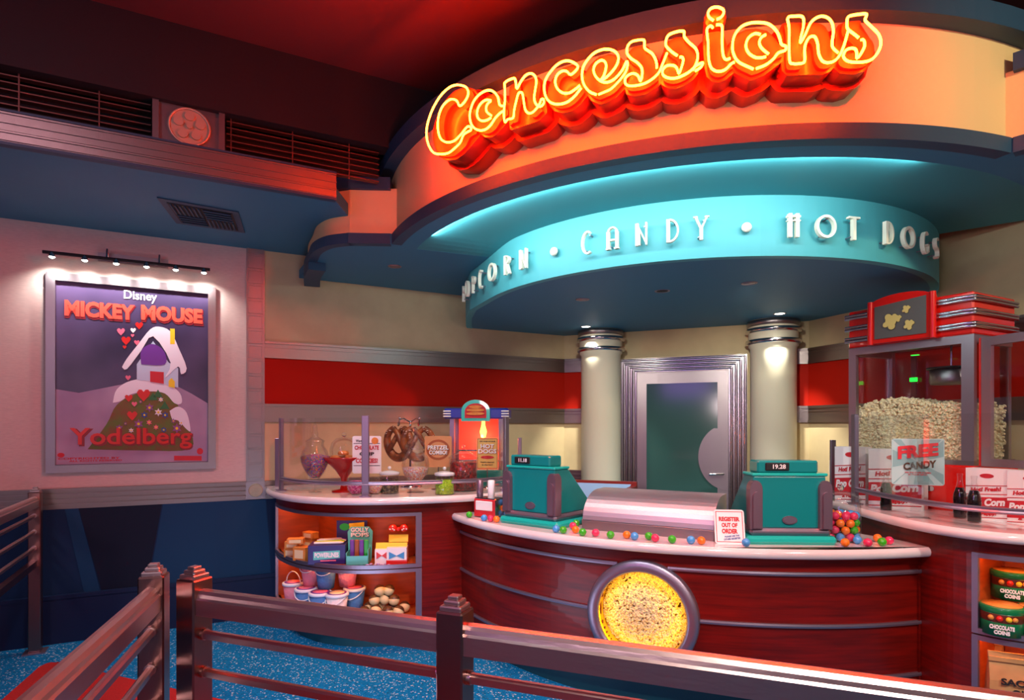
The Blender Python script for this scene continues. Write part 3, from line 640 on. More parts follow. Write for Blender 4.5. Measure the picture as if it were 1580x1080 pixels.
def column(px, Y, label):
    X = (px - 790) / F * Y; t = thing('column', label, 'column', (X, Y, 0), 0, 'round columns beside the door')
    MB().lathe([(.182, 0), (.182, 2.12), (.196, 2.135), (.196, 2.351)], n=48).build('shaft', 'column_cream', t)
    for z in (2.15, 2.245): MB().lathe([(.196, z), (.218, z + .004), (.221, z + .02), (.218, z + .036), (.196, z + .04)], n=48).build('band', 'chrome', t)
    MB().lathe([(.196, 2.30), (.211, 2.305), (.211, 2.34), (.196, 2.35)], n=48).build('collar', 'steel', t)
mat('column_cream', 'dcd8c0', .5)
column(927, 5.62, 'cream round column with metal bands left of the door')
column(1193, 5.10, 'cream round column with metal bands right of the door')

# ------------------------------------------------------------------ framed poster and its picture light
MO = Vector((*wp(LO, LU, LN, 0, 0), 0)); U3, V3, N3 = Vector((*LU, 0)), Vector((0, 0, 1)), Vector((*LN, 0))
w0, w1 = wall_at(72, LO, LU), wall_at(333, LO, LU); zb, ztp = 1.146, 2.492; pw = w1 - w0; phh = ztp - zb
mat('po_sky', '2a2040', .35, col2='5d4a72', scale=1.6, ramp=(.35, .75)); mat('po_fog', 'a98ba6', .4, col2='8a6a8e', scale=2.5); mat('po_snow', 'e6dce6', .5); mat('po_hill', '5c6a20', .5, col2='7a4a24', scale=14)
mat('po_wall', 'b9c2d8', .5); mat('po_title', 'f0503c', .4); mat('po_shadow', '8c1420', .4); mat('po_flower', '8c4a8c', .5); mat('po_leaf', '2f6a38', .5)
t = thing('framed_poster', 'large silver framed poster of a snowy cottage on a flowered hill, titled Yodelberg', 'poster', tuple(MO + U3 * ((w0 + w1) / 2) + V3 * zb + N3 * .0))
PO = MO + U3 * w0 + V3 * zb
def PL(pts, d0, d1, m, name, par=t): return MB().plate(pts, PO, U3, V3, N3, d0, d1).build(name, m, par, world=True)
fw = .052
for a, b, c, d in ((0, fw, 0, phh), (pw - fw, pw, 0, phh), (fw, pw - fw, 0, fw), (fw, pw - fw, phh - fw, phh)):
    PL([(a, c), (b, c), (b, d), (a, d)], 0, .035, 'steel', 'frame_side')
# poster coordinates from the enlarged view of the poster: x 95..850, y 65..1010
def pc(x, y):
    s_ = (x - 95) / 755; top = 65 + 62 * s_; bot = 1012 - 20 * s_
    return (fw + s_ * (pw - 2 * fw), fw + (1 - (y - top) / (bot - top)) * (phh - 2 * fw))
PP = lambda L: [pc(x, y) for x, y in L]
sheet = PL([(fw, fw), (pw - fw, fw), (pw - fw, phh - fw), (fw, phh - fw)], .004, .010, 'po_sky', 'poster_sheet')
PL(PP([(80, 1010), (85, 620), (200, 640), (380, 600), (600, 560), (760, 640), (848, 690), (848, 990)]), .010, .0105, 'po_fog', 'snowfield', sheet)
def smooth(L, n=4): return catmull(L + [L[0]], n)[:-1]
PL(PP(smooth([(240, 930), (330, 800), (380, 700), (480, 640), (600, 620), (680, 690), (740, 800), (755, 925), (500, 935)])), .0105, .011, 'po_hill', 'hill', sheet)
PL(PP(smooth([(360, 690), (380, 620), (450, 575), (560, 565), (650, 600), (700, 640), (708, 690), (670, 690), (620, 640), (540, 630), (450, 645), (400, 680)])), .011, .0115, 'po_snow', 'snow_cap', sheet)
PL(PP(smooth([(645, 730), (690, 708), (735, 740), (755, 830), (735, 825), (690, 780), (660, 775)])), .011, .0115, 'po_snow', 'snow_drift', sheet)
PL(PP([(478, 570), (478, 490), (560, 370), (640, 480), (690, 510), (690, 610), (640, 600), (600, 585)]), .0115, .012, 'po_wall', 'cottage', sheet)
PL(PP(smooth([(405, 505), (430, 460), (490, 380), (545, 310), (590, 295), (650, 320), (690, 400), (735, 510), (705, 540), (690, 500), (620, 560), (650, 480), (560, 345), (500, 420), (430, 515)], 3)), .012, .0128, 'po_snow', 'snowy_roof', sheet)
PL(PP([(648, 385), (648, 305), (672, 305), (672, 385)]), .0128, .0132, 'yellow', 'chimney', sheet)
PL(PP(smooth([(500, 490), (500, 420), (555, 385), (615, 420), (620, 490)])), .0128, .0132, 'purple', 'cottage_window', sheet)
PL(PP([(545, 580), (545, 525), (615, 530), (615, 590)]), .0128, .0132, 'ink_red', 'cottage_door', sheet)
PL(PP([(640, 605), (640, 575), (655, 560), (672, 578), (672, 612)]), .0128, .0132, 'yellow', 'side_door', sheet)
def heart(cx, cy, s_): return [(cx + s_ * x, cy - s_ * y) for x, y in ((0, -1), (.75, -.2), (1, .35), (.7, .8), (.3, .8), (0, .45), (-.3, .8), (-.7, .8), (-1, .35), (-.75, -.2))]
for i, (x, y, s_, m) in enumerate(((490, 290, 20, 'red'), (400, 322, 20, 'pink'), (460, 315, 14, 'white'), (425, 368, 24, 'red'), (478, 378, 14, 'pink'), (418, 402, 10, 'red'), (457, 342, 9, 'pink'), (435, 560, 14, 'pink'), (512, 648, 34, 'red'), (438, 665, 20, 'red'), (455, 755, 26, 'red'), (466, 696, 14, 'pink'))):
    PL(PP(heart(x, y, s_)), .012, .0125, m, 'heart', sheet)
for i, (x, y, s_, m) in enumerate(((542, 714, 24, 'po_flower'), (487, 798, 26, 'po_flower'), (683, 820, 27, 'po_flower'), (516, 752, 20, 'ink_blue'), (622, 752, 20, 'ink_blue'), (600, 672, 14, 'po_snow'), (587, 738, 22, 'po_snow'), (540, 790, 16, 'pink'), (615, 828, 17, 'ink_blue'), (706, 792, 15, 'po_snow'), (575, 815, 15, 'pink'), (450, 832, 14, 'po_snow'), (392, 820, 20, 'po_flower'), (665, 782, 14, 'po_flower'), (422, 797, 10, 'po_flower'), (497, 684, 10, 'po_flower'))):
    L = [(x + s_ * (1 if k % 2 else .5) * cos(pi * k / 6), y + s_ * (1 if k % 2 else .5) * sin(pi * k / 6)) for k in range(12)]
    PL(PP(L), .012, .0125, m, 'flower', sheet); PL(PP([(x + s_ * .3 * cos(k), y + s_ * .3 * sin(k)) for k in range(6)]), .0125, .0129, 'yellow', 'flower_centre', sheet)
for x, y in ((560, 655), (585, 640), (620, 700)): PL(PP([(x - 25, y + 20), (x, y - 20), (x + 25, y + 20)]), .011, .0118, 'po_leaf', 'fir_tree', sheet)
def ptext(s_, x, y, wd, ht, m, d=.0125, **k):
    p = pc(x, y); return text(s_, m, sheet, PO + U3 * p[0] + V3 * p[1] + N3 * d, U3, V3, wd, ht, .002, world=True, **k)
sx = (pw - 2 * fw) / 755; sy = (phh - 2 * fw) / 930
ptext('Disney', 497, 143, 165 * sx, 60 * sy, 'white', bold=.01)
ptext('MICKEY', 305, 222, 340 * sx, 88 * sy, 'po_shadow', .011, bold=.07); ptext('MICKEY', 302, 214, 335 * sx, 82 * sy, 'po_title', .0135, bold=.05)
ptext('MOUSE', 663, 240, 325 * sx, 88 * sy, 'po_shadow', .011, bold=.07); ptext('MOUSE', 660, 232, 320 * sx, 82 * sy, 'po_title', .0135, bold=.05)
ptext('Yodelberg', 464, 880, 610 * sx, 118 * sy, 'po_shadow', .013, bold=.04); ptext('Yodelberg', 460, 874, 605 * sx, 112 * sy, 'red', .0155, bold=.015)
ptext('COPYRIGHTED BY', 250, 976, 290 * sx, 11 * sy, 'ink_red', bold=.02); ptext('ALL RIGHTS RESERVED', 280, 988, 250 * sx, 9 * sy, 'ink_red', bold=.02)
PL(PP([(118 + 17 * cos(a), 960 + 12 * sin(a)) for a in np.linspace(0, 2 * pi, 12)[:-1]]), .011, .012, 'ink_red', 'emblem', sheet)
PL(PP([(806 + 17 * cos(a), 938 + 17 * sin(a)) for a in np.linspace(0, 2 * pi, 16)[:-1]]), .011, .012, 'ink_red', 'round_emblem', sheet)
PL(PP([(668, 962), (815, 962), (815, 986), (668, 986)]), .011, .012, 'ink_red', 'stamp', sheet)
# picture light
t = thing('picture_light', 'dark bar light with six small bright spotlights above the framed poster', 'picture light', tuple(MO + U3 * ((w0 + w1) / 2) + V3 * 2.62))
lz = 2.60; ld = .12
b0, b1 = w0 + .0, w1 - .04
MB().tube([MO + U3 * b0 + V3 * lz + N3 * ld, MO + U3 * b1 + V3 * lz + N3 * ld], .011, 8).build('light_bar', 'black', t, world=True)
bm0 = (b0 + b1) / 2
MB().obox(LO, LU, LN, bm0 - .20, bm0 + .22, .0, .03, 2.60, 2.66).build('wall_plate', 'bronze', t, world=True)
for q in (bm0 - .14, bm0 + .17): MB().tube([MO + U3 * q + V3 * 2.63 + N3 * .03, MO + U3 * q + V3 * 2.67 + N3 * .09, MO + U3 * q + V3 * lz + N3 * ld], .006, 6).build('bracket_arm', 'chrome', t, world=True)
for i in range(6):
    q = b0 + .05 + (b1 - b0 - .09) * i / 5; p = MO + U3 * q + V3 * (lz - .016) + N3 * ld
    h = MB().lathe([(.010, .02), (.018, .0), (.020, -.012)], (p.x, p.y), 14, z0=p.z).build('lamp_head', 'chrome', t, world=True)
    MB().lathe([(.001, -.022), (.012, -.018), (.017, -.013)], (p.x, p.y), 14, z0=p.z).build('bulb', 'led', h, world=True)
    lamp('SPOT', tuple(p + V3 * -.045), 9.0, (1, .95, .92), .012, tuple(MO + U3 * q + V3 * 2.2 + N3 * .0), 140, 1)

# ------------------------------------------------------------------ counters
EL = catmull([(-1.93, 4.72), (-1.82, 4.46), (-1.674, 4.22), (-1.46, 4.0), (-1.222, 3.877), (-.98, 3.838), (-.724, 3.872), (-.431, 3.965), (-.2, 4.09), (.0, 4.28), (.12, 4.5)], 8)
ER = catmull([(2.10, 4.3), (1.99, 3.9), (1.945, 3.45), (1.925, 3.05), (1.97, 2.76), (2.11, 2.56), (2.405, 2.42), (2.75, 2.34), (3.1, 2.36), (3.4, 2.5)], 8)
bull = lambda zt_, zb_, o=.0: [(o - .014, zb_), (o - .003, zb_ + .008), (o, (zt_ + zb_) / 2), (o - .004, zt_ - .010), (o - .016, zt_)]
def top_mesh(edge, back, zt_, zb_):
    mb = MB(); mb.sweep(edge, bull(zt_, zb_), closed=False, smooth=True)
    e1, e2 = offset(edge, -.016), offset(edge, -.014)
    mb.poly(e1 + back, zt_ - .002, zt_); mb.poly(e2 + back, zb_, zb_ + .002)
    return mb
def counter(edge, back, s0_, s1_, label, hz_, nlab):
    """curved display counter: wood carcass with two glazed niches between curve stations s0_..s1_"""
    c = edge[len(edge) // 2]; t = thing('display_counter', label, 'counter', (c[0], c[1] + .2, 0), 0)
    top_mesh(edge, back, 1.0, .955).build('countertop', 'marble', t, world=True)
    B = offset(edge, -.075)
    prof = lambda z0, z1, d=.025: [(0, z0), (0, z1), (-d, z1), (-d, z0)]
    A, Bm, Cc = B[:s0_ + 1], B[s0_:s1_ + 1], B[s1_:]
    mb = MB(); mb.sweep(B, prof(.885, .957)); mb.sweep(Bm, prof(.518, .545)); mb.sweep(B, prof(.16, .20))
    if len(A) > 1: mb.sweep(A, prof(.20, .885))
    if len(Cc) > 1: mb.sweep(Cc, prof(.20, .885))
    mb.build('carcass', 'wood', t, world=True)
    MB().sweep(offset(edge, -.15), prof(0, .16)).build('plinth', 'toe', t, world=True)
    inn = offset(Bm, -.30)
    for z0, z1, nm_ in ((.545, .885, 'upper'), (.20, .518, 'lower')):
        mb = MB(); fl = Bm + inn[::-1]
        mb.poly(fl, z0 - .012, z0); mb.poly(fl, z1 - .001, z1 + .01); mb.sweep(inn, [(0, z0), (0, z1), (-.01, z1), (-.01, z0)])
        for e in (0, -1):
            a, b = Bm[e], inn[e]; dx, dy = b[0] - a[0], b[1] - a[1]; l = hypot(dx, dy); mb.obox(a, (dx / l, dy / l), (-dy / l, dx / l), 0, l, -.004, .004, z0, z1)
        n_ = mb.build('niche', 'niche', t, world=True)
        fm = MB(); fr_ = [(.012, 0), (.012, 1), (-.004, 1), (-.004, 0)]
        for za, zb_ in ((z0 - .012, z0 + .012), (z1 - .014, z1 + .008)): fm.sweep(Bm, [(.012, za), (.012, zb_), (-.006, zb_), (-.006, za)])
        fm.sweep(Bm[:2], [(.0125, z0), (.0125, z1), (-.006, z1), (-.006, z0)]); fm.sweep(Bm[-2:], [(.0125, z0), (.0125, z1), (-.006, z1), (-.006, z0)])
        fm.build('niche_frame', 'alu', n_, world=True)
        led = offset(Bm, -.05)[1:-1]
        MB().sweep(led, [(0, z1 - .007), (0, z1 - .002), (-.02, z1 - .002), (-.02, z1 - .007)]).build('light_strip', 'led_warm', n_, world=True)
    return t
BL = [(.12, 5.0), (.3, 5.9), (-1.3, 5.0)]
backL = [(.14, 4.9), wp(LO, LU, LN, 3.9, .03), wp(LO, LU, LN, 1.62, .03)]
# curve stations: photo columns 427 and 645 bound the niches
def station(edge, px): return min(range(len(edge)), key=lambda i: abs(790 + F * edge[i][0] / edge[i][1] - px) + (0 if i > 3 else 99))
iL0, iL1 = station(offset(EL, -.075), 427), station(offset(EL, -.075), 647)
counter(EL, backL, iL0, iL1, 'curved wood candy counter with white top and two lit niches below the poster wall', .9, 'left')
backR = [(3.55, 2.6), (3.42, 2.9), wp(RO, RU, RN, 1.7, .02), wp(RO, RU, RN, .8, .02)]
eR = offset(ER, -.075); iR0 = max(i for i in range(len(eR)) if eR[i][1] > 2.0 and 790 + F * eR[i][0] / eR[i][1] < 1502)
counter(ER, backR, iR0, len(ER) - 4, 'curved wood popcorn counter with white top and lit niches at the right edge', .9, 'right')
# centre counter
KC = (1.482, 4.884); KE = arc(KC, 2.06, -67.5, 15.0, 60)
endc = catmull([KE[-1], (2.035, 2.905), (2.035, 3.0), (1.985, 3.12)], 4)
kin = arc(KC, 1.45, -60, 12, 30)[::-1]
t = thing('centre_counter', 'curved wood service counter with white top, metal stripes and a round popcorn window', 'counter', (.66, 3.06, 0))
KE2 = KE + endc[1:]
top_mesh(KE2, [(1.85, 3.35)] + kin, .875, .828).build('countertop', 'marble', t, world=True)
KB = arc(KC, 1.99, -67, 15.5, 60)
pr = lambda z0, z1, d=.03: [(0, z0), (0, z1), (-d, z1), (-d, z0)]
pc_th = R(-24.3); ph_ = .225 / 1.99
ia = [i for i in range(61) if R(-67 + 82.5 * i / 60) < pc_th - ph_][-1]; ib = [i for i in range(61) if R(-67 + 82.5 * i / 60) > pc_th + ph_][0]
mb = MB(); mb.sweep(KB[:ia + 1], pr(.16, .83)); mb.sweep(KB[ib:], pr(.16, .83))
# panel around the round opening (grid of cells outside the circle)
PZ = .495; PR = .232
cols = np.linspace(-67 + 82.5 * ia / 60, -67 + 82.5 * ib / 60, 41)
for i in range(40):
    a, b = cols[i], cols[i + 1]; xm = (R((a + b) / 2) - pc_th) * 1.99; h = sqrt(max(PR ** 2 - xm * xm, 0)); pp = arc(KC, 1.99, a, b, 1)
    if h <= 0: mb.sweep(pp, pr(.16, .83))
    else: mb.sweep(pp, pr(.16, PZ - h)); mb.sweep(pp, pr(PZ + h, .83))
mb.build('front_panel', 'wood', t, world=True)
MB().sweep(arc(KC, 1.90, -66, 15.5, 60), pr(0, .16)).build('plinth', 'toe', t, world=True)
MB().poly(KB + arc(KC, 1.46, -60, 12, 30)[::-1], .16, .175).build('bottom_board', 'wood', t, world=True)
for z, hw in ((.747, 3.7), (.498, 8.0), (.245, 3.6)):
    for A in (arc(KC, 1.99, -67, -24.3 - hw, 30), arc(KC, 1.99, -24.3 + hw, 15.5, 30)):
        MB().sweep(A, [(0, z - .009), (.012, z - .009), (.014, z), (.012, z + .009), (0, z + .009)]).build('metal_stripe', 'alu', t, world=True)
MB().sweep([KB[-1], (2.02, 2.95), (2.0, 3.1)], pr(.16, .83)).build('end_panel', 'wood', t, world=True)
# porthole
pn = Vector((sin(pc_th), -cos(pc_th), 0)); pu = Vector((cos(pc_th), sin(pc_th), 0)); pO = Vector((*arcpt(KC, 1.99, pc_th), PZ))
def ringmesh(prof, n=56):   # prof: (radius, outward)
    mb = MB(); vs = []; fs = []
    for r, d in prof:
        for i in range(n): a = 2 * pi * i / n; vs.append(pO + pu * (r * cos(a)) + Vector((0, 0, r * sin(a))) + pn * d)
    for k in range(len(prof) - 1):
        for i in range(n): j = (i + 1) % n; fs.append((k * n + i, k * n + j, k * n + n + j, k * n + n + i))
    return mb.add(vs, fs, True)
ph = ringmesh([(.282, -.03), (.284, .02), (.276, .034), (.24, .036), (.224, .030), (.222, .014), (.230, .010), (.230, -.03)]).build('porthole_rim', 'alu', t, world=True)
ringmesh([(.229, -.0), (.229, -.14), (.15, -.16), (.001, -.16)]).build('porthole_well', 'yellow', ph, world=True)
ringmesh([(.2285, .006), (.2285, -.012)]).build('porthole_light', 'led_yellow', ph, world=True)
cs = []
g = np.random.RandomState(3)
for i in range(3300):
    r = .225 * sqrt(g.rand()); a = g.rand() * 2 * pi; dep = -.015 - .07 * (r / .225) ** 2 - .012 * g.rand()
    cs.append(pO + pu * (r * cos(a)) + Vector((0, 0, r * sin(a))) + pn * dep)
o = blobs(cs, .0092, lobes=3).build('popcorn', 'popcorn', ph, world=True); o['kind'] = 'stuff'
ringmesh([(.229, .022), (.001, .022)]).build('porthole_glass', 'pane', ph, world=True)

# ------------------------------------------------------------------ glass guards
def guard(path, posts, label, zr=1.075, ztop=1.515):
    c = path[len(path) // 2]; t = thing('glass_guard', label, 'glass guard', (c[0], c[1], 1.0))
    for i, j, hgt in posts:
        x, y = path[i]; a = path[max(i - 1, 0)]; b = path[min(i + 1, len(path) - 1)]; an = atan2(b[1] - a[1], b[0] - a[0])
        pmx = Matrix.Translation((x, y, 1.0)) @ Matrix.Rotation(an, 4, 'Z')
        q = MB().bevbox(-.024, .024, -.012, .012, .004, hgt, .004).xf(pmx).build('post', 'alu', t, world=True)
        MB().box(-.034, .034, -.03, .03, .0, .008).xf(pmx).build('foot_plate', 'alu', q, world=True)
    MB().sweep(path, [(.010, zr), (.014, zr + .007), (.010, zr + .014), (.012, zr + .022), (.006, zr + .026), (-.008, zr + .026), (-.008, zr)]).build('bottom_rail', 'alu', t, world=True)
    cuts = [i for i, j, h in posts]
    for a, b in zip(cuts, cuts[1:]):
        MB().sweep(path[a:b + 1], [(.003, zr + .02), (.003, ztop), (-.003, ztop), (-.003, zr + .02)]).build('glass_pane', 'pane', t, world=True)
    return t
GLp = [p for p in offset(EL, -.075)]
jA, jB = station(GLp, 434), station(GLp, 564)
jE = min(range(len(GLp)), key=lambda i: hypot(GLp[i][0] + .05, GLp[i][1] - 4.35))
guard(GLp[jA:jE + 1], ((0, 0, .52), (jB - jA, 0, .53), (jE - jA, 0, .53)), 'curved glass guard on the candy counter with purple grey metal posts')
GRp = offset(ER, -.07); kA = min(range(len(GRp)), key=lambda i: hypot(GRp[i][0] - 2.02, GRp[i][1] - 3.55))
guard(GRp[kA:-6], ((0, 0, .53), (len(GRp[kA:-6]) - 1, 0, .53)), 'curved glass guard on the popcorn counter at the right')
# short rear posts seen behind the guards
for px, Yp, lab in ((428, 4.62, 'short metal post at the wall end of the candy counter guard'), (802, 4.9, 'short metal post behind the left register'), (1285, 3.95, 'short metal post behind the right counter guard')):
    X = (px - 790) / F * Yp; tag(MB().bevbox(-.016, .016, -.012, .012, 0, .37, .003).build('guard_post', 'alu', loc=(X, Yp, 1.0)), lab, 'post')
# ------------------------------------------------------------------ floor carpet field
struct('floor_red', MB().poly(catmull([(-1.65, 0), (-2.72, 3.226), (-2.86, 3.66), (-2.80, 3.715), (-2.70, 3.68), (-1.585, 3.226), (1.2, 2.11)], 4) + [(1.2, 0)], .0, .004), 'carpet_red', 'red carpet field let into the blue carpet')

# ------------------------------------------------------------------ queue railings
def railing(P, label, bottom=True, posts=None):
    a, b = Vector((*P[0], 0)), Vector((*P[-1], 0)); u = (b - a).normalized(); n = Vector((u.y, -u.x, 0)); an = atan2(u.y, u.x)
    t = thing('queue_railing', label, 'railing', (P[0][0], P[0][1], 0), 0, None)
    for i, p in enumerate(P if posts is None else posts):
        mx = Matrix.Translation((p[0], p[1], 0)) @ Matrix.Rotation(an, 4, 'Z')
        q = MB().bevbox(-.033, .033, -.033, .033, .006, 1.036, .004).xf(mx).build('post', 'bronze_v', t, world=True)
        MB().box(-.06, .06, -.06, .06, 0, .008).xf(mx).build('base_plate', 'alu', q, world=True)
        MB().bevbox(-.027, .027, -.027, .027, 1.034, 1.048, .003).bevbox(-.020, .020, -.020, .020, 1.048, 1.059, .003).bevbox(-.013, .013, -.013, .013, 1.059, 1.068, .002).xf(mx).build('stepped_cap', 'bronze', q, world=True)
    for A, B in zip(P, P[1:]):
        A, B = Vector((*A, 0)), Vector((*B, 0)); A2, B2 = A + u * .033, B - u * .033
        MB().sweep([tuple(A2[:2]), tuple(B2[:2])], [(.026, .942), (.026, .984), (.021, .989), (.019, .998), (.012, 1.006), (0, 1.009), (-.012, 1.006), (-.019, .998), (-.021, .989), (-.026, .984), (-.026, .942)]).build('top_rail', 'bronze', t, world=True)
        for z in (.885, .782, .679): 
            q = MB().sweep([tuple(A2[:2]), tuple(B2[:2])], [(.010, z - .010), (.011, z + .006), (.005, z + .011), (-.005, z + .011), (-.011, z + .006), (-.010, z - .010)]).build('rail', 'bronze', t, world=True)
            for c in (A2 + u * .004, B2 - u * .004): MB().tube([c + Vector((0, 0, z)) - u * .006, c + Vector((0, 0, z)) + u * .006], .016, 10).build('collar', 'bronze', q, world=True)
        if bottom: MB().sweep([tuple(A2[:2]), tuple(B2[:2])], [(.018, .56), (.018, .60), (-.018, .60), (-.018, .56)]).build('bottom_rail', 'bronze_v', t, world=True)
    return t
P2, P3 = (-.877, 1.665), (-.13, 1.377); P4 = (P3[0] + .933 * 1.65, P3[1] - .36 * 1.65)
railing([P2, P3, P4], 'bronze metal queue railing with stepped post caps running across the front of the counters')
railing([(-1.01, 1.70), (-1.01 + .284 * 1.6, 1.70 - .959 * 1.6)], 'bronze metal queue railing that runs from its post toward the bottom left corner')
railing([(-3.08, 3.895), (-3.08 + .454 * 1.7, 3.895 - .891 * 1.7)], 'bronze metal queue railing by the poster wall at the left edge')

# ------------------------------------------------------------------ cash registers
def rbox(x0, x1, y0, y1, z0, z1, b): return MB().bevbox(x0, x1, y0, y1, z0, z1, b)
def register(loc, rz, label, digits):
    t = thing('cash_register', label, 'cash register', loc, rz, 'teal cash registers on the centre counter')
    rbox(-.218, .218, 0, .42, 0, .042, .014).build('base', 'teal_bright', t)
    rbox(-.196, .196, .015, .405, .042, .078, .014).build('drawer', 'alu', t)
    pr_ = [(.035, .078), (.035, .335), (.17, .335), (.395, .13), (.395, .078)]; w_ = .176
    vs = [(x, y, z) for x in (-w_, w_) for y, z in pr_]; n = 5
    b = MB().add(vs, [(0, 1, 2, 3, 4), (9, 8, 7, 6, 5)] + [(i, (i + 1) % n, (i + 1) % n + n, i + n) for i in range(n)]).build('body', 'teal_reg', t)
    bv = b.modifiers.new('bevel', 'BEVEL'); bv.width = .006; bv.segments = 2
    rbox(-w_ - .008, w_ + .008, .027, .175, .335, .350, .005).build('top_ledge', 'teal_bright', t)
    rbox(-.155, .14, .035, .155, .350, .412, .008).build('display_box', 'teal_reg', t)
    d = rbox(-.118, -.002, .027, .036, .363, .402, .004).build('display', 'black', t)
    text(digits, 'white', d, (-.052, .0265, .383), (1, 0, 0), (0, 0, 1), .062, .022, .001, .02, 'digits')
    for s in (-1, 1):
        x = s * .168
        L = [(x - .03, .075)] + [(x + .03 * cos(a), .27 + .045 * sin(a)) for a in np.linspace(pi, 0, 10)] + [(x + .03, .075)]
        MB().plate(L, (0, 0, 0), (1, 0, 0), (0, 0, 1), (0, 1, 0), .012, .07).build('side_fin', 'fin', t)
        L = [(x - .018, .08)] + [(x + .018 * cos(a), .235 + .025 * sin(a)) for a in np.linspace(pi, 0, 10)] + [(x + .018, .08)]
        MB().plate(L, (0, 0, 0), (1, 0, 0), (0, 0, 1), (0, 1, 0), .002, .014).build('fin_rib', 'fin', t)
    L = [(.036 * cos(a), .118 + .021 * sin(a)) for a in np.linspace(0, 2 * pi, 25)[:-1]]
    bd = MB().plate(L, (0, 0, 0), (1, 0, 0), (0, 0, 1), (0, 1, 0), .028, .036).build('badge', 'fin', t)
    L = [(.030 * cos(a), .118 + .016 * sin(a)) for a in np.linspace(0, 2 * pi, 25)[:-1]]
    MB().plate(L, (0, 0, 0), (1, 0, 0), (0, 0, 1), (0, 1, 0), .026, .03).build('badge_centre', 'alu', bd)
    for i in range(6):
        for j in range(3): y = .21 + i * .027; z = .335 - (y - .17) * .911; rbox(-.10 + j * .05, -.065 + j * .05, y, y + .018, z - .014, z + .008, .003).build('key', 'white', t)
    return t
register((.086, 3.517, .875), atan2(-.645, .764), 'teal cash register with display 11.18, beside the napkin dispenser', '11.18')
register((1.372, 2.95, .875), R(-3), 'teal cash register with display 19.28, beside the register out of order sign', '19.28')

# roll-top food cover between the registers
t = thing('roll_top_cover', 'rounded satin metal roll-top cover between the two cash registers', 'food cover', (.71, 3.235, .875), atan2(-.368, .637))
rbox(-.365, .365, 0, .34, 0, .055, .004).build('base', 'steel', t)
mat('satin', 'd2c8cc', .42, .9, bump=.02, scale=50)
prf = [(.0, .055)] + [(.22 - .215 * cos(R(a)), .055 + .155 * sin(R(a))) for a in range(0, 91, 9)] + [(.34, .21), (.34, .055)]
vs = [(x, y, z) for x in (-.36, .36) for y, z in prf]; n = len(prf)
MB().add(vs, [tuple(range(n)), tuple(range(2 * n - 1, n - 1, -1))]).add(vs, [(i, (i + 1) % n, (i + 1) % n + n, i + n) for i in range(n)], False).build('rolled_lid', 'satin', t)

# sign beside the right register
def card(name, label, cat, loc, rz, w_, h_, m, tilt=0, group=None, th=.006, stand=None):
    t = thing(name, label, cat, loc, rz, group)
    Vv = Vector((0, sin(tilt), cos(tilt)))
    r = .012; L = []
    for cx, cz, a0 in ((w_ / 2 - r, r, -90), (w_ / 2 - r, h_ - r, 0), (-w_ / 2 + r, h_ - r, 90), (-w_ / 2 + r, r, 180)):
        L += [(cx + r * cos(R(a0 + k * 30)), cz + r * sin(R(a0 + k * 30))) for k in range(4)]
    p = MB().plate(L, (0, 0, 0), (1, 0, 0), Vv, (0, 1, 0), 0, th).build('card', m, t)
    return t, p, Vv
def ct(s, m, p, x, z, w_, h_, V=Vector((0, 0, 1)), bold=.03, **k):
    return text(s, m, p, Vector((x, -.0005, 0)) + V * z, (1, 0, 0), V, w_, h_, .0012, bold, **k)
def frame_lines(p, w_, h_, V, m, i=.008, k=.003):
    for a, b, c, d in ((-w_ / 2 + i, w_ / 2 - i, i, i + k), (-w_ / 2 + i, w_ / 2 - i, h_ - i - k, h_ - i), (-w_ / 2 + i, -w_ / 2 + i + k, i, h_ - i), (w_ / 2 - i - k, w_ / 2 - i, i, h_ - i)):
        MB().plate([(a, c), (b, c), (b, d), (a, d)], (0, 0, 0), (1, 0, 0), V, (0, 1, 0), -.001, .001).build('border', m, p)
x, y = ray_plane_z(1127, 839, .875)
t, p, V = card('counter_sign', 'small white sign reading REGISTER OUT OF ORDER in red', 'sign', (x, y, .875), R(-8), .145, .168, 'white', R(14))
frame_lines(p, .145, .168, V, 'ink_red')
for s_, z, ww, hh in (('REGISTER', .122, .100, .022), ('OUT OF', .092, .076, .022), ('ORDER', .062, .076, .024)): ct(s_, 'ink_red', p, 0, z, ww, hh, V, .05)
ct('PLEASE USE THE', 'ink_blue', p, .01, .038, .07, .008, V, fan=.12); ct('OTHER REGISTER', 'ink_blue', p, .01, .025, .08, .009, V, fan=.12)
MB().plate([(-.06, 0), (.06, 0), (.06, .1), (-.06, .1)], (0, .07, 0), (1, 0, 0), (0, -.35, .94), (0, 1, 0), 0, .003).build('easel', 'white', t)

# napkin dispenser and two shakers
x, y = ray_plane_z(748, 799, .875)
t = thing('napkin_dispenser', 'small red and chrome napkin dispenser beside the left register', 'napkin dispenser', (x, y, .875), R(-35))
rbox(-.085, .085, .0, .11, .0, .125, .006).build('case', 'chrome', t); q = rbox(-.083, .083, -.008, .004, .006, .119, .004).build('front', 'ink_red', t)
rbox(-.066, .066, -.012, -.006, .048, .108, .004).build('napkins', 'paper', q)
for dx, m, lb in ((-.035, 'fin', 'mauve'), (.04, 'white', 'white')):
    o = MB().lathe([(.0, 0), (.021, 0), (.023, .05), (.022, .108), (.018, .112), (.0, .112)], n=16).build('straw_cup', 'shk_' + lb if False else m, loc=(x + dx * 1.0, y - dx * .5 + .06, 1.0001))
    tag(o, 'tall ' + lb + ' paper cup standing on the napkin dispenser', 'cup')

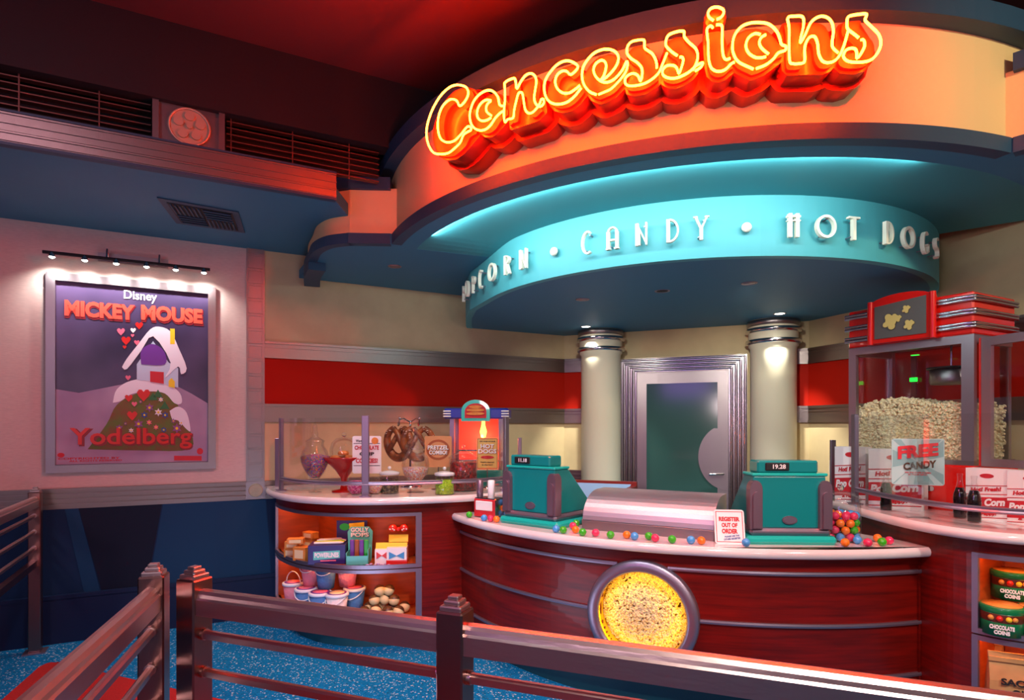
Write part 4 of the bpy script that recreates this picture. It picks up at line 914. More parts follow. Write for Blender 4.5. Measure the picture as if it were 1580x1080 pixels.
# ------------------------------------------------------------------ gumballs
for c, h in (('green', '3cb01c'), ('blue', '4a9ad8'), ('pink', 'e0305c'), ('orange', 'f07818')): mat('gum_' + c, h, .25, coat=.4)
GB = {}
def gum(c, loc, label, group):
    if c not in GB: o = MB().sphere((0, 0, 0), .0205, 18, 12).build('gumball', 'gum_' + c); GB[c] = o
    else: o = GB[c].copy(); COL.objects.link(o)
    o.location = loc; tag(o, label, 'gumball', group)
line = [(724, 795, 'green', 'leftmost on the counter, left of the napkin dispenser'), (747, 800, 'blue', 'in front of the napkin dispenser'), (757, 801, 'pink', 'between a blue and an orange one before the napkin dispenser'), (766, 802, 'orange', 'at the left corner of the left register base'),
        (858, 817, 'blue', 'at the right corner of the left register base'), (869, 818.5, 'green', 'touching the blue one at the left register base'), (889, 808, 'green', 'behind the orange one beside the left end of the roll-top cover'), (884, 812, 'pink', 'tucked behind the orange one at the left end of the roll-top cover'), (888, 818, 'orange', 'just left of the roll-top cover'),
        (899, 822, 'green', 'at the left corner of the roll-top cover'), (919, 823, 'pink', 'first pink one in front of the roll-top cover'), (942, 826, 'green', 'alone between a pink and an orange one before the roll-top cover'), (967, 826, 'orange', 'in front of the roll-top cover, touching a blue one'), (979, 828, 'blue', 'in front of the roll-top cover, touching an orange one'),
        (1001, 828, 'green', 'touching the pink one above the popcorn window'), (1011, 831, 'pink', 'touching a green one above the popcorn window'), (1037, 833, 'green', 'alone in front of the right half of the roll-top cover'), (1066, 834, 'blue', 'near the right end of the roll-top cover'), (1082, 835, 'orange', 'left of the register out of order sign'), (1151, 838, 'blue', 'between the register out of order sign and the right register'),
        (1304, 838, 'orange', 'at the right corner of the right register base'), (1323, 834, 'blue', 'in front of the gumball jar'), (1339, 838, 'pink', 'right of the gumball jar, in front'), (1354, 831, 'orange', 'behind the green one at the right end of the counter'), (1361, 837, 'green', 'between an orange and a pink one at the right end of the counter'), (1372, 835, 'pink', 'rightmost on the centre counter')]
for px, py, c, lab in line:
    X, Y = ray_plane_z(px, py - 1, .8955); gum(c, (X, Y, .8955), '%s gumball %s' % (c, lab), 'gumballs loose on the centre counter')
def gum_jar(X, Y, label, where, seed, n):
    t = thing('gumball_jar', label, 'jar', (X, Y, .875))
    MB().lathe([(.0, .003), (.088, .003), (.092, .01), (.092, .19), (.084, .205)], n=32).build('jar_body', 'jar_glass', t)
    l = MB().lathe([(.092, .205), (.096, .212), (.085, .225), (.05, .245), (.012, .252)], n=32).build('lid', 'jar_glass', t)
    MB().sphere((0, 0, .268), .016).build('knob', 'glass', l)
    g = np.random.RandomState(seed); pts = []
    cols = ['green', 'pink', 'orange', 'blue']
    for lay in range(4):
        z = .0245 + lay * .035
        for ring, k in ((.068, 9), (.026, 3)):
            for i in range(k):
                a = 2 * pi * i / k + lay * .35 + (ring < .05) * .5; pts.append((ring * cos(a), ring * sin(a), z))
    for i, q in enumerate(pts[:n]):
        c = cols[g.randint(4)]; gum(c, (X + q[0], Y + q[1], .875 + q[2]), '%s gumball piled inside the glass jar %s' % (c, where), 'gumballs inside the jar ' + where)
gum_jar(1.685, 3.09, 'glass lidded jar full of gumballs right of the right register', 'right of the right register', 1, 48)
X, Y = -.045, 3.93
gum_jar(X, Y, 'glass lidded jar of gumballs mostly hidden behind the left register', 'behind the left register', 2, 36)

# ------------------------------------------------------------------ jars, signs and snacks on the candy counter
def at(px, Y): return ((px - 790) / F * Y, Y)
def jar(name, label, cat, px, Y, glass, content=None, cm=None, lid=None, lm='jar_glass', knob=None, z=1.0, foot=None, gm='jar_glass', km='glass'):
    x, y = at(px, Y); t = thing(name, label, cat, (x, y, z))
    MB().lathe(glass, n=32).build('bowl', gm, t)
    if content: MB().lathe(content, n=32).build('filling', cm, t)
    if lid:
        l = MB().lathe(lid, n=32).build('lid', lm, t)
        if knob: MB().sphere((0, 0, knob[0]), knob[1]).build('knob', km, l)
    if foot: MB().lathe(foot, n=32).build('foot', gm, t)
    return t
jar('candy_jar', 'tall footed glass jar of dark multicoloured sprinkles, leftmost on the candy counter', 'jar', 486, 4.22,
    [(.012, .07), (.03, .09), (.07, .145), (.098, .21), (.10, .245), (.085, .29), (.062, .32), (.060, .35)], [(.0, .095), (.03, .10), (.066, .15), (.092, .21), (.095, .25), (.05, .262), (0, .265)], 'sprinkles',
    [(.064, .35), (.066, .36), (.04, .375), (.02, .39), (.024, .41), (.014, .43), (.018, .45), (.006, .485), (.0, .49)], foot=[(.045, 0), (.045, .006), (.012, .02), (.012, .07)])
t = jar('cake_stand', 'red glass cake stand under a clear dome between the sprinkle jar and the cookie sign', 'cake stand', 531, 4.25,
    [(.085, 0), (.085, .01), (.03, .02), (.02, .06), (.026, .10), (.06, .15), (.11, .20), (.148, .238), (.15, .245), (.135, .235), (.0, .228)], None, None,
    [(.10, .246), (.10, .30), (.088, .345), (.055, .375), (.0, .385)], knob=(.40, .016), gm='stand_red' if mat('stand_red', 'c8180c', .12, trans=.25, coat=.3) else '')
for i, (dx, dy) in enumerate(((-.05, -.03), (.05, -.03), (0, .05), (0, -.02))):
    X, Y = at(531, 4.25); o = MB().lathe([(.0, 0), (.035, 0), (.04, .012), (.03, .026), (0, .03)], n=16).build('cookie', 'orange_box', loc=(X + dx, Y + dy, 1.2285 + (.032 if i == 3 else 0)))
    tag(o, ['round orange cookie at the left under the dome of the cake stand', 'round orange cookie at the right under the dome of the cake stand', 'round orange cookie at the back under the dome of the cake stand', 'round orange cookie on top of the others on the cake stand'][i], 'cookie', 'cookies under the dome')
jar('fish_bowl_jar', 'small round glass bowl of bright pink candy beside the cake stand', 'jar', 549, 4.08, [(.03, 0), (.055, .03), (.062, .065), (.055, .10), (.042, .115)], [(0, .004), (.03, .006), (.052, .035), (.057, .065), (.045, .09), (0, .095)], 'pink_candy')
jar('fish_bowl_jar', 'small round glass bowl of pale candy left of the dark bean jar', 'jar', 578, 4.1, [(.03, 0), (.055, .03), (.062, .065), (.055, .10), (.042, .115)], [(0, .004), (.03, .006), (.052, .035), (.057, .06), (0, .065)], 'pastel')
def straight(name, label, px, Y, cm):
    return jar(name, label, 'jar', px, Y, [(.062, 0), (.066, .004), (.066, .12), (.06, .128)], [(0, .004), (.061, .005), (.061, .10), (0, .104)], cm, [(.066, .128), (.070, .134), (.068, .146), (.03, .155), (.010, .158)], 'chrome' if False else 'white_glass', (.175, .012), km='white')
mat('white_glass', 'e8ecec', .15, trans=.3)
straight('candy_jar', 'short glass jar of dark speckled beans with a white knobbed lid', 601, 4.14, 'beans')
straight('candy_jar', 'short glass jar of lime green candy with a knobbed lid', 686, 4.08, 'green_candy')
jar('apothecary_jar', 'tall footed round glass jar of pastel candy in front of the pretzels', 'jar', 641, 4.2,
    [(.014, .06), (.05, .085), (.085, .13), (.097, .19), (.088, .24), (.055, .285), (.046, .30)], [(0, .072), (.045, .088), (.079, .13), (.091, .175), (0, .18)], 'pastel',
    [(.064, .30), (.070, .315), (.068, .335), (.05, .355), (.022, .375), (.020, .395), (.012, .41), (.016, .43), (.008, .46), (0, .465)], foot=[(.06, 0), (.06, .006), (.014, .02), (.014, .06)])
jar('candy_jar', 'wide glass jar of dark red liquorice sticks with a pointed glass lid', 'jar', 715, 4.33,
    [(.098, 0), (.102, .006), (.102, .215), (.095, .225)], [(0, .006), (.095, .007), (.095, .20), (.08, .205), (0, .2)], 'liquorice', [(.105, .225), (.108, .24), (.07, .265), (.03, .285), (.012, .30)], knob=(.315, .013))
# signs
x, y = at(566, 4.16)
t, p, V = card('counter_sign', 'white sign reading CHOCOLATE CHIP COOKIES with a cookie, behind the middle guard post', 'sign', (x, y, 1.135), R(4), .196, .258, 'white', 0)
for s_, z, ww, hh, m in (('CHOCOLATE', .178, .165, .03, 'ink_red'), ('CHIP', .135, .10, .024, 'ink_black'), ('COOKIES!', .088, .15, .032, 'ink_red')): ct(s_, m, p, 0, z, ww, hh, V, .04)
ct('Warm', 'ink_black', p, -.05, .225, .05, .018, V)
for z in (.205, .052): MB().plate([(-.09, z), (.09, z), (.09, z + .004), (-.09, z + .004)], (0, 0, 0), (1, 0, 0), V, (0, 1, 0), -.001, .001).build('rule', 'ink_black', p)
MB().plate([(.055 + .024 * cos(a), .225 + .024 * sin(a)) for a in np.linspace(0, 2 * pi, 18)[:-1]], (0, 0, 0), (1, 0, 0), V, (0, 1, 0), -.0015, .001).build('cookie_mark', 'orange_box', p)
MB().lathe([(.004, -.13), (.004, .0)], (0, .01), 8).build('stem', 'chrome', t); MB().lathe([(.05, -.135), (.05, -.129), (.004, -.128)], (0, .01), 20).build('foot', 'chrome', t)
x, y = at(676, 4.38)
mat('kraft', 'c88a58', .6); mat('brown', '9c4c20', .5)
t, p, V = card('counter_sign', 'tan sign reading PRETZEL COMBO in a brown pretzel ring, right of the tall round jar', 'sign', (x, y, 1.165), R(2), .196, .225, 'kraft')
MB().plate([(.085 * cos(a), .125 + .075 * sin(a)) for a in np.linspace(0, 2 * pi, 26)[:-1]], (0, 0, 0), (1, 0, 0), V, (0, 1, 0), -.001, .001).build('ring', 'brown', p)
MB().plate([(.068 * cos(a), .125 + .058 * sin(a)) for a in np.linspace(0, 2 * pi, 26)[:-1]], (0, 0, 0), (1, 0, 0), V, (0, 1, 0), -.002, .001).build('disc', 'kraft', p)
for s_, z, ww in (('PRETZEL', .142, .15), ('COMBO!', .106, .13)): text(s_, 'ink_black', p, (0.002, -.003, z - .002), (1, 0, 0), (0, 0, 1), ww, .032, .001, .05); text(s_, 'white', p, (0, -.005, z), (1, 0, 0), (0, 0, 1), ww, .030, .001, .03)
MB().lathe([(.004, -.16), (.004, .0)], (0, .01), 8).build('stem', 'chrome', t); MB().lathe([(.05, -.165), (.05, -.159), (.004, -.158)], (0, .01), 20).build('foot', 'chrome', t)
# pretzels on their hook stand
x, y = at(633, 4.62)
st = thing('pretzel_stand', 'slim chrome stand with two hooks carrying the big pretzels', 'stand', (x, y, 1.0))
MB().lathe([(.09, 0), (.09, .008), (.008, .014), (.008, .50), (0, .51)], n=24).build('pole', 'chrome', st)
for dx in (-.075, .075):
    a = MB().tube([(0, 0, .49), (dx * .6, -.02, .52), (dx, -.04, .51), (dx, -.06, .47), (dx, -.09, .465), (dx, -.10, .49)], .005, 8).build('hook', 'chrome', st)
    MB().sphere((dx, -.04, .522), .011).build('ball', 'chrome', a)
def pretzel(dx, dy, rz, label):
    t = thing('pretzel', label, 'pretzel', (x + dx, y + dy, 1.475), rz, 'big pretzels on the hook stand')
    Q = [(-.02, -.23), (-.035, -.19), (.035, -.13), (.085, -.06), (.075, -.015), (.03, -.005), (0, -.04), (-.03, -.005), (-.085, -.015), (-.115, -.08), (-.095, -.17), (-.03, -.235), (.03, -.235), (.095, -.17), (.115, -.08), (.085, -.015)]
    # one rope: loop, crossed ends and round belly
    Pth = catmull([(.055, -.215, -.014), (.035, -.165, -.018), (-.01, -.125, -.014), (-.055, -.085, -.006), (-.095, -.06, 0)], 5)
    belly = [(.105 * cos(a) * (1 + .12 * sin(a)), -.135 + .115 * sin(a), 0) for a in np.linspace(R(112), R(428), 30)]
    b = MB(); b.tube([(p[0], p[2] * 1.0, p[1]) for p in belly], [.022 + .012 * sin(pi * i / 29) for i in range(30)], 10)
    b.tube([(p[0], p[2] - .004, p[1]) for p in catmull([(belly[0][0], belly[0][1], 0), (.0, -.07, -.01), (.03, -.125, -.018), (.075, -.20, -.024)], 6)], .021, 10)
    b.tube([(p[0], p[2] - .004, p[1]) for p in catmull([(belly[-1][0], belly[-1][1], 0), (.0, -.07, .004), (-.03, -.125, -.012), (-.075, -.20, -.022)], 6)], .021, 10)
    b.build('dough', 'pretzel', t); g = np.random.RandomState(4)
    cs = [(p[0] + g.uniform(-.012, .012), -.02 - g.rand() * .004, p[1] + g.uniform(-.012, .012)) for p in belly for _ in range(3)]
    o = blobs(cs, .0032, seed=2).build('salt', 'salt', t); o['kind'] = 'stuff'
pretzel(-.075, -.075, R(-25), 'big brown salted pretzel hanging on the left hook'); pretzel(.075, -.10, R(15), 'big brown salted pretzel hanging on the right hook, behind the tall round jar')
# hot dog warmer
x, y = at(738, 4.78)
t = thing('hot_dog_warmer', 'glass hot dog warmer with blue header, teal arch and glowing red interior', 'food warmer', (x, y, 1.0), R(-4))
rbox(-.21, .21, -.12, .16, .0, .125, .006).build('base', 'teal_reg', t)
for sx in (-.19, .19): MB().box(sx - .018, sx + .018, -.12, -.09, .125, .52).build('corner_post', 'alu', t); MB().box(sx - .014, sx + .014, .13, .158, .125, .52).build('corner_post', 'alu', t)
MB().box(-.18, .18, .14, .15, .125, .52).build('back_panel', 'glow_red', t)
MB().box(-.175, .175, -.115, -.112, .125, .52).build('front_glass', 'pane', t)
mat('blue_head', '1c2c9c', .3, coat=.3)
hd = rbox(-.25, .25, -.14, .17, .52, .60, .01).build('header', 'blue_head', t)
for s in (-1, 1):
    for z in (.533, .553, .573): rbox(s * .225 - .03, s * .225 + .03, -.15, -.138, z, z + .010, .003).build('white_stripe', 'white', hd)
L = [(.11 * cos(R(a)), .58 + .085 * sin(R(a))) for a in range(0, 181, 12)] + [(-.11, .50), (.11, .50)]
ar = MB().plate(L, (0, 0, 0), (1, 0, 0), (0, 0, 1), (0, 1, 0), -.165, -.135).build('arch', 'teal_bright', t)
L = [(.083 * cos(R(a)), .575 + .062 * sin(R(a))) for a in range(0, 181, 12)] + [(-.083, .525), (.083, .525)]
MB().plate(L, (0, 0, 0), (1, 0, 0), (0, 0, 1), (0, 1, 0), -.170, -.16).build('arch_panel', 'ink_red', ar)
for k, (z, ww) in enumerate(((.61, .10), (.585, .14), (.558, .14))): MB().plate([(ww / 2 * cos(a), z + .012 * sin(a)) for a in np.linspace(0, 2 * pi, 16)[:-1]], (0, 0, 0), (1, 0, 0), (0, 0, 1), (0, 1, 0), -.176 - k * .001, -.168).build('painted_hot_dog', 'orange_box', ar)
MB().lathe([(.0, .37), (.018, .375), (.028, .42), (.015, .47), (.012, .52)], (.04, .0), 14).build('bulb', 'bulb', t)
for z in (.19, .27): MB().tube([(-.17, 0, z), (.17, 0, z)], .008, 8).build('spit', 'chrome', t)
lamp('POINT', (x + .02, y - .02, 1.36), 9, (1, .16, .08), .03)
x, y = at(752, 4.5)
t, p, V = card('counter_sign', 'yellow and orange sign reading HOT DOGS in front of the hot dog warmer', 'sign', (x, y, 1.14), R(0), .16, .235, 'hot_yellow' if mat('hot_yellow', 'e0b060', .5) else '')
frame_lines(p, .16, .235, V, 'ink_red', .005, .004)
ct('TRY ONE OF OUR', 'ink_black', p, 0, .208, .12, .01, V); 
for s_, z, ww in (('HOT', .172, .10), ('DOGS', .135, .135)): text(s_, 'ink_red', p, (.003, -.002, z - .002), (1, 0, 0), (0, 0, 1), ww, .034, .001, .05); text(s_, 'white', p, (0, -.004, z), (1, 0, 0), (0, 0, 1), ww, .032, .001, .03)
MB().plate([(.05 * cos(a), .09 + .012 * sin(a)) for a in np.linspace(0, 2 * pi, 18)[:-1]], (0, 0, 0), (1, 0, 0), V, (0, 1, 0), -.002, .001).build('sausage_mark', 'ink_red', p)
ct('Freshly steamed', 'ink_black', p, 0, .052, .10, .012, V); ct('in the bun!', 'ink_black', p, 0, .034, .08, .011, V)
MB().lathe([(.004, -.135), (.004, .0)], (0, .01), 8).build('stem', 'chrome', t); MB().lathe([(.04, -.14), (.04, -.134), (.004, -.133)], (0, .01), 20).build('foot', 'chrome', t)

# blue lined chest behind the counter
t = thing('chest', 'low chest with red rim and pale blue lining behind the left register', 'chest', (.60, 4.62, 0), R(-22))
mat('pale_blue', '8fb4e0', .35); mat('chest_wood', '7c1c10', .35)
MB().box(-.30, .30, -.2, .2, 0, .93).build('carcass', 'wood', t)
mb = MB().box(-.32, .32, .18, .22, .93, 1.03).box(-.32, -.28, -.2, .2, .93, 1.0).box(.28, .32, -.2, .2, .93, 1.0); mb.build('rim', 'chest_wood', t)
mb = MB(); mb.add([(-.28, -.2, .935), (.28, -.2, .935), (.28, .18, 1.01), (-.28, .18, 1.01)], [(0, 1, 2, 3)]); mb.build('lining', 'pale_blue', t)

# ------------------------------------------------------------------ popcorn machine and boxes on the right counter
W_ = .684
pm = thing('popcorn_machine', 'large red and chrome popcorn machine with glass sides on the right counter', 'popcorn machine', (2.106, 3.77, 1.0), atan2(-.883, .469))
rbox(-.01, W_ + .01, -.02, .46, .0, .25, .012).build('base_cabinet', 'red_gloss', pm)
for cx, z in ((.50, .185), (.46, .115)):
    L = [(cx + (.03 + .0) * (1 if abs(a) < pi / 2 else -1) + .014 * cos(a), z + .014 * sin(a)) for a in np.linspace(-pi, pi, 25)[:-1]]
    MB().plate(L, (0, 0, 0), (1, 0, 0), (0, 0, 1), (0, 1, 0), -.026, -.018).build('chrome_slot', 'chrome', pm)
MB().box(0, W_, 0, .44, .25, .275).build('deck', 'steel', pm)
mat('frame_steel', 'b4a9b2', .3, .9)
for xx, ww in ((0, .045), (W_ - .06, .06)):
    MB().box(xx, xx + ww, 0, .03, .275, .94).build('front_post', 'frame_steel', pm)
    MB().box(xx, xx + ww * .7, .41, .44, .275, .94).build('back_post', 'frame_steel', pm)
MB().box(.045, W_ - .06, 0, .03, .90, .94).build('front_beam', 'frame_steel', pm)
MB().box(0, .03, .03, .41, .90, .94).build('side_beam', 'frame_steel', pm); MB().box(W_ - .03, W_, .03, .41, .90, .94).build('side_beam', 'frame_steel', pm)
MB().box(.045, W_ - .06, .008, .011, .275, .90).build('front_glass', 'pane', pm)
MB().box(.008, .011, .03, .41, .275, .90).build('side_glass', 'pane', pm); MB().box(W_ - .011, W_ - .008, .03, .41, .275, .90).build('side_glass', 'pane', pm)
MB().box(.02, W_ - .02, .40, .403, .275, .90).build('back_glass', 'pane', pm)
MB().box(0, W_, 0, .44, .94, .945).build('roof_plate', 'steel', pm)
cr_ = rbox(-.0, W_, -.005, .44, .945, 1.17, .008).build('crown', 'red_gloss', pm)
for z in (.985, 1.055, 1.125):
    for dz in (0, .017):
        path = [(-.012, -.012), (.155, -.012)]
        MB().tube([(-.016, -.010, z + dz), (.15, -.014, z + dz)], .0085, 8).build('chrome_trim', 'chrome', cr_)
        MB().tube([(.51, -.014, z + dz), (W_ + .006, -.014, z + dz), (W_ + .012, -.005, z + dz), (W_ + .012, .44, z + dz)], .0085, 8).build('chrome_trim', 'chrome', cr_)
L = [(.153, .95), (.507, .95), (.507, 1.175)] + [(.33 + .177 * cos(R(a)), 1.175 + .05 * sin(R(a))) for a in range(10, 171, 16)] + [(.153, 1.175)]
sg = MB().plate(L, (0, 0, 0), (1, 0, 0), (0, 0, 1), (0, 1, 0), -.04, 0).build('sign_board', 'red_gloss', pm)
for xx in (.158, .502): MB().tube([(xx, -.035, .945), (xx, -.035, 1.20)], .017, 10).build('sign_pillar', 'red_gloss', sg)
mat('slate', '54504e', .5)
MB().plate([(.188, .975), (.472, .975), (.472, 1.185), (.188, 1.165)], (0, 0, 0), (1, 0, 0), (0, 0, 1), (0, 1, 0), -.045, -.039).build('sign_panel', 'slate', sg)
mat('kernel', 'c9b268', .5)
def kern(cx, cz, s):
    lobes = ((0, 0, 1), (.75, .25, .5), (-.7, -.45, .5), (.1, -.75, .62), (-.35, .55, .6), (.5, .6, .4))
    for grow, d0, d1, m, nm_ in ((1.12, -.047, -.044, 'ink_black', 'kernel_outline'), (1.0, -.050, -.046, 'kernel', 'painted_kernel')):
        mb = MB()
        for k_, (lx, lz_, lr) in enumerate(lobes): mb.plate([(cx + s * lx + s * lr * .75 * grow * cos(a), cz + s * lz_ + s * lr * .75 * grow * sin(a)) for a in np.linspace(0, 2 * pi, 19)[:-1]], (0, 0, 0), (1, 0, 0), (0, 0, 1), (0, 1, 0), d0 - k_ * .0001, d1)
        mb.build(nm_, m, sg)
kern(.285, 1.07, .042); kern(.37, 1.125, .020); kern(.385, 1.035, .026); kern(.325, 1.08, .018)
# kettle
k = MB().lathe([(.0, .70), (.10, .70), (.105, .715), (.105, .785), (0, .79)], (.47, .22), 28).build('kettle', 'steel', pm); MB().lathe([(0, .785), (.12, .787), (.12, .797), (0, .80)], (.47, .22), 28).build('kettle_lid', 'black', k); MB().tube([(.47, .22, .80), (.47, .22, .94)], .006, 8).build('kettle_rod', 'chrome', k)
MB().box(.16, .19, .385, .40, .275, .90).build('back_mullion', 'bronze_v', pm); MB().box(.16, .20, .37, .385, .74, .765).build('indicator', 'led_green', pm); MB().box(.27, .31, .18, .20, .882, .886).build('indicator', 'led_green', pm)
g = np.random.RandomState(8); cs = []
for i in range(2700):
    u_ = g.rand(); xx = .055 + u_ * (W_ - .13); hh = .275 + .30 + .03 * sin(u_ * 5) + .03 * u_
    if i < 1700: cs.append((xx, .025 + g.rand() * .012, .285 + g.rand() * (hh - .285)))
    elif i < 2300: cs.append((xx, .03 + g.rand() * .35, hh - .012 + g.rand() * .02))
    else: cs.append((.022 + (i % 2) * (W_ - .044), .04 + g.rand() * .33, .285 + g.rand() * .30))
o = blobs(cs, .0125, seed=5, lobes=3).box(.035, W_ - .035, .035, .38, .275, .565).build('popcorn', 'popcorn', pm); o['kind'] = 'stuff'
# the door of the machine stands open toward us: local x=W_, world direction (.12,-.99)
dm = Matrix.Translation((2.452, 3.15, 1.0)) @ Matrix.Rotation(atan2(-.976, .218), 4, 'Z')
d = MB().box(0, .05, 0, .022, .25, .92).box(.05, .52, 0, .022, .875, .92).box(.05, .52, 0, .022, .25, .29).box(.47, .52, 0, .022, .29, .875).xf(dm).build('open_door_frame', 'frame_steel', pm, world=True)
MB().box(.05, .47, .009, .012, .29, .875).xf(dm).build('door_glass', 'pane', d, world=True)
MB().box(-.012, -.002, 0, .02, .25, .92).xf(dm).build('door_seal', 'red', d, world=True)

def popcorn_box(w_, h_, d_, loc, rz, label, group):
    t = thing('popcorn_box', label, 'popcorn box', loc, rz, group)
    MB().box(-w_ / 2, w_ / 2, 0, d_, 0, h_).build('carton', 'white', t); c = [o_ for o_ in t.children][0]
    for z0, z1, m in ((.10, .42, 'ink_red'), (.635, .65, 'ink_red'), (.47, .485, 'ink_red'), (.015, .03, 'ink_red')):
        s_ = .05 * h_
        MB().plate([(-w_ / 2, z0 * h_), (w_ / 2, z0 * h_ + s_), (w_ / 2, z1 * h_ + s_), (-w_ / 2, z1 * h_)], (0, 0, 0), (1, 0, 0), (0, 0, 1), (0, 1, 0), -.0015, .001).build('printed_band', m, c)
    MB().plate([(.02 * w_ + .17 * w_ * cos(a), .86 * h_ + .045 * h_ * sin(a)) for a in np.linspace(0, 2 * pi, 20)[:-1]], (0, 0, 0), (1, 0, 0), (0, 0, 1), (0, 1, 0), -.0015, .001).build('oval_mark', 'ink_red', c)
    for s_, z, ww, hh, m in (('Hot! Fresh!', .575, .72, .085, 'ink_red'), ('Pop Corn', .30, .90, .19, 'white'), ('& Peppy!', .085, .5, .07, 'ink_red')):
        text(s_, m, c, (0, -.002, z * h_ + .025 * h_), (1, 0, 0), (0, 0, 1), ww * w_, hh * h_, .001, .05, shear=.12, fan=.10)
    return t
def pbox(px, Y, w_, h_, rz, label, grp):
    r = (px - 790) / F; c, s_ = cos(rz), sin(rz); X = r * Y; return popcorn_box(w_, h_, w_ * .42, (X + c * w_ / 2, Y + s_ * w_ / 2, 1.0), rz, label, grp)
pbox(1288, 3.72, .18, .335, R(-55), 'tall red and white popcorn box, leftmost of the row behind the guard post', 'popcorn boxes on the right counter')
pbox(1340, 3.46, .262, .33, R(-50), 'tall red and white popcorn box directly behind the free candy sign', 'popcorn boxes on the right counter')
pbox(1490, 3.02, .175, .25, R(-62), 'smaller red and white popcorn box behind the two cola bottles', 'popcorn boxes on the right counter')
pbox(1554, 2.86, .175, .25, R(-62), 'smaller red and white popcorn box cut by the right edge of the picture', 'popcorn boxes on the right counter')
# free candy sign
x, y = at(1416, 3.02)
t, p, V = card('counter_sign', 'pale blue sunburst sign reading FREE CANDY behind the right glass guard', 'sign', (x, y, 1.163), R(-22), .225, .232, 'mint' if mat('mint', 'a8c8c4', .5) else '')
mat('mint_dark', '7fa8a6', .5)
for i in range(0, 14, 2):
    a, b = R(i * 360 / 14 + 8), R((i + 1) * 360 / 14 + 8); q = lambda a: (max(-.108, min(.108, .2 * cos(a))), .116 + max(-.112, min(.112, .2 * sin(a))))
    MB().plate([(0, .116), q(a), q(b)], (0, 0, 0), (1, 0, 0), V, (0, 1, 0), -.0008, .001).build('sun_ray', 'mint_dark', p)
text('FREE', 'ink_red', p, (0, -.005, .171), (1, 0, 0), (0, 0, 1), .172, .064, .001, .05, fan=.12)
text('CANDY', 'choc', p, (.008, -.003, .10), (1, 0, 0), (0, 0, 1), .14, .038, .001, .04, fan=.12)
ct('ON THE SILVER SCREEN', 'ink_red', p, 0, .062, .11, .007, V); ct('IN YOUR MIND', 'ink_red', p, 0, .052, .08, .007, V)
MB().box(-.03, .03, .0065, .0095, -.163, .12).build('acrylic_stem', 'jar_glass', t); MB().box(-.05, .05, -.03, .05, -.163, -.160).build('acrylic_foot', 'jar_glass', t)
# cola bottles
mat('cola', '140a08', .15)
def bottle(px, Y, label):
    x, y = at(px, Y); t = thing('cola_bottle', label, 'bottle', (x, y, 1.0), 0, 'glass bottles of dark drink on the right counter')
    G_ = [(.0, .0), (.027, .0), (.030, .01), (.029, .04), (.026, .06), (.030, .09), (.028, .12), (.016, .16), (.011, .19), (.011, .21), (.013, .212), (.013, .222), (.0, .222)]
    MB().lathe(G_, n=20).build('glass_bottle', 'jar_glass', t)
    MB().lathe([(.0, .004), (.026, .006), (.0275, .04), (.0245, .06), (.0283, .09), (.0262, .12), (.0165, .152), (0, .153)], n=20).build('drink', 'cola', t)
bottle(1367, 3.27, 'single glass bottle of dark cola left of the free candy sign'); bottle(1481, 3.0, 'glass bottle of dark cola, left one of the pair'); bottle(1503, 2.86, 'glass bottle of dark cola, right one of the pair')
x, y = at(1273, 5.05); 
sw = wall_at(1272.5, DO, DU)
t = thing('wall_phone', 'small pale grey wall switch box right of the right register display', 'switch box', (*wp(RO, RU, RN, .06, .012), 1.06))
MB().obox(RO, RU, RN, .25, .42, .006, .03, 1.07, 1.19).build('case', 'white', t, world=True); MB().obox(RO, RU, RN, .28, .39, .03, .034, 1.12, 1.17).build('plate', 'alu', t, world=True)
t['label'] = 'small pale grey switch box on the right wall'; t.name = 'switch_box'

# ------------------------------------------------------------------ stock in the niches
def on(px, py, z): x, y = ray_plane_z(px, py, z); return (x, y, z)
ZU, ZL_ = .546, .201
def carton(px, Y, z, w_, d_, h_, rz, m, label, name='candy_box', cat='box', group=None):
    X, Y = at(px, Y); t = thing(name, label, cat, (X, Y, z), rz, group); MB().bevbox(-w_ / 2, w_ / 2, 0, d_, 0, h_, .002).build('carton', m, t); return t, t.children[0]
mat('print_pale', 'ecd0a0', .6)
for i, (px, Y, z, w_, d_, h_, rz, lab) in enumerate(((447, 4.20, 0, .09, .08, .06, .3, 'at the bottom left of the orange pile'), (461, 4.08, 0, .10, .08, .095, .1, 'standing at the front of the orange pile'), (470, 4.22, 0, .14, .08, .13, .0, 'tallest at the back of the orange pile'), (450, 4.20, .061, .10, .08, .05, .5, 'in the middle of the orange pile'), (455, 4.10, .112, .11, .07, .035, .6, 'on top of the orange pile, tilted outward'), (474, 4.20, .131, .10, .06, .045, -.1, 'on top at the back of the orange pile'))):
    t, c = carton(px, Y, ZU + z, w_, d_, h_, R(-25) + rz, 'orange_box', 'orange candy box ' + lab, group='orange candy boxes')
    MB().plate([(-w_ * .35, h_ * .2), (w_ * .35, h_ * .2), (w_ * .35, h_ * .8), (-w_ * .35, h_ * .8)], (0, 0, 0), (1, 0, 0), (0, 0, 1), (0, 1, 0), -.001, .001).build('printed_label', 'print_pale', c)
t, c = carton(504, 3.99, ZU, .24, .17, .125, R(8), 'purple_box', 'large dark purple display box reading POWERLINES with candy tubes on top', 'display_box')
MB().plate([(-.085, .03), (.085, .04), (.085, .09), (-.085, .085)], (0, 0, 0), (1, 0, 0), (0, 0, 1), (0, 1, 0), -.001, .001).build('printed_patch', 'aqua', c)
text('POWERLINES', 'white', c, (0, -.002, .062), (1, 0, 0), (0, 0, 1), .155, .034, .001, .05)
MB().plate([(-.04, .02), (.06, .02), (.06, .028), (-.04, .028)], (0, 0, 0), (1, 0, 0), (0, 0, 1), (0, 1, 0), -.001, .001).build('pink_line', 'pink', c)
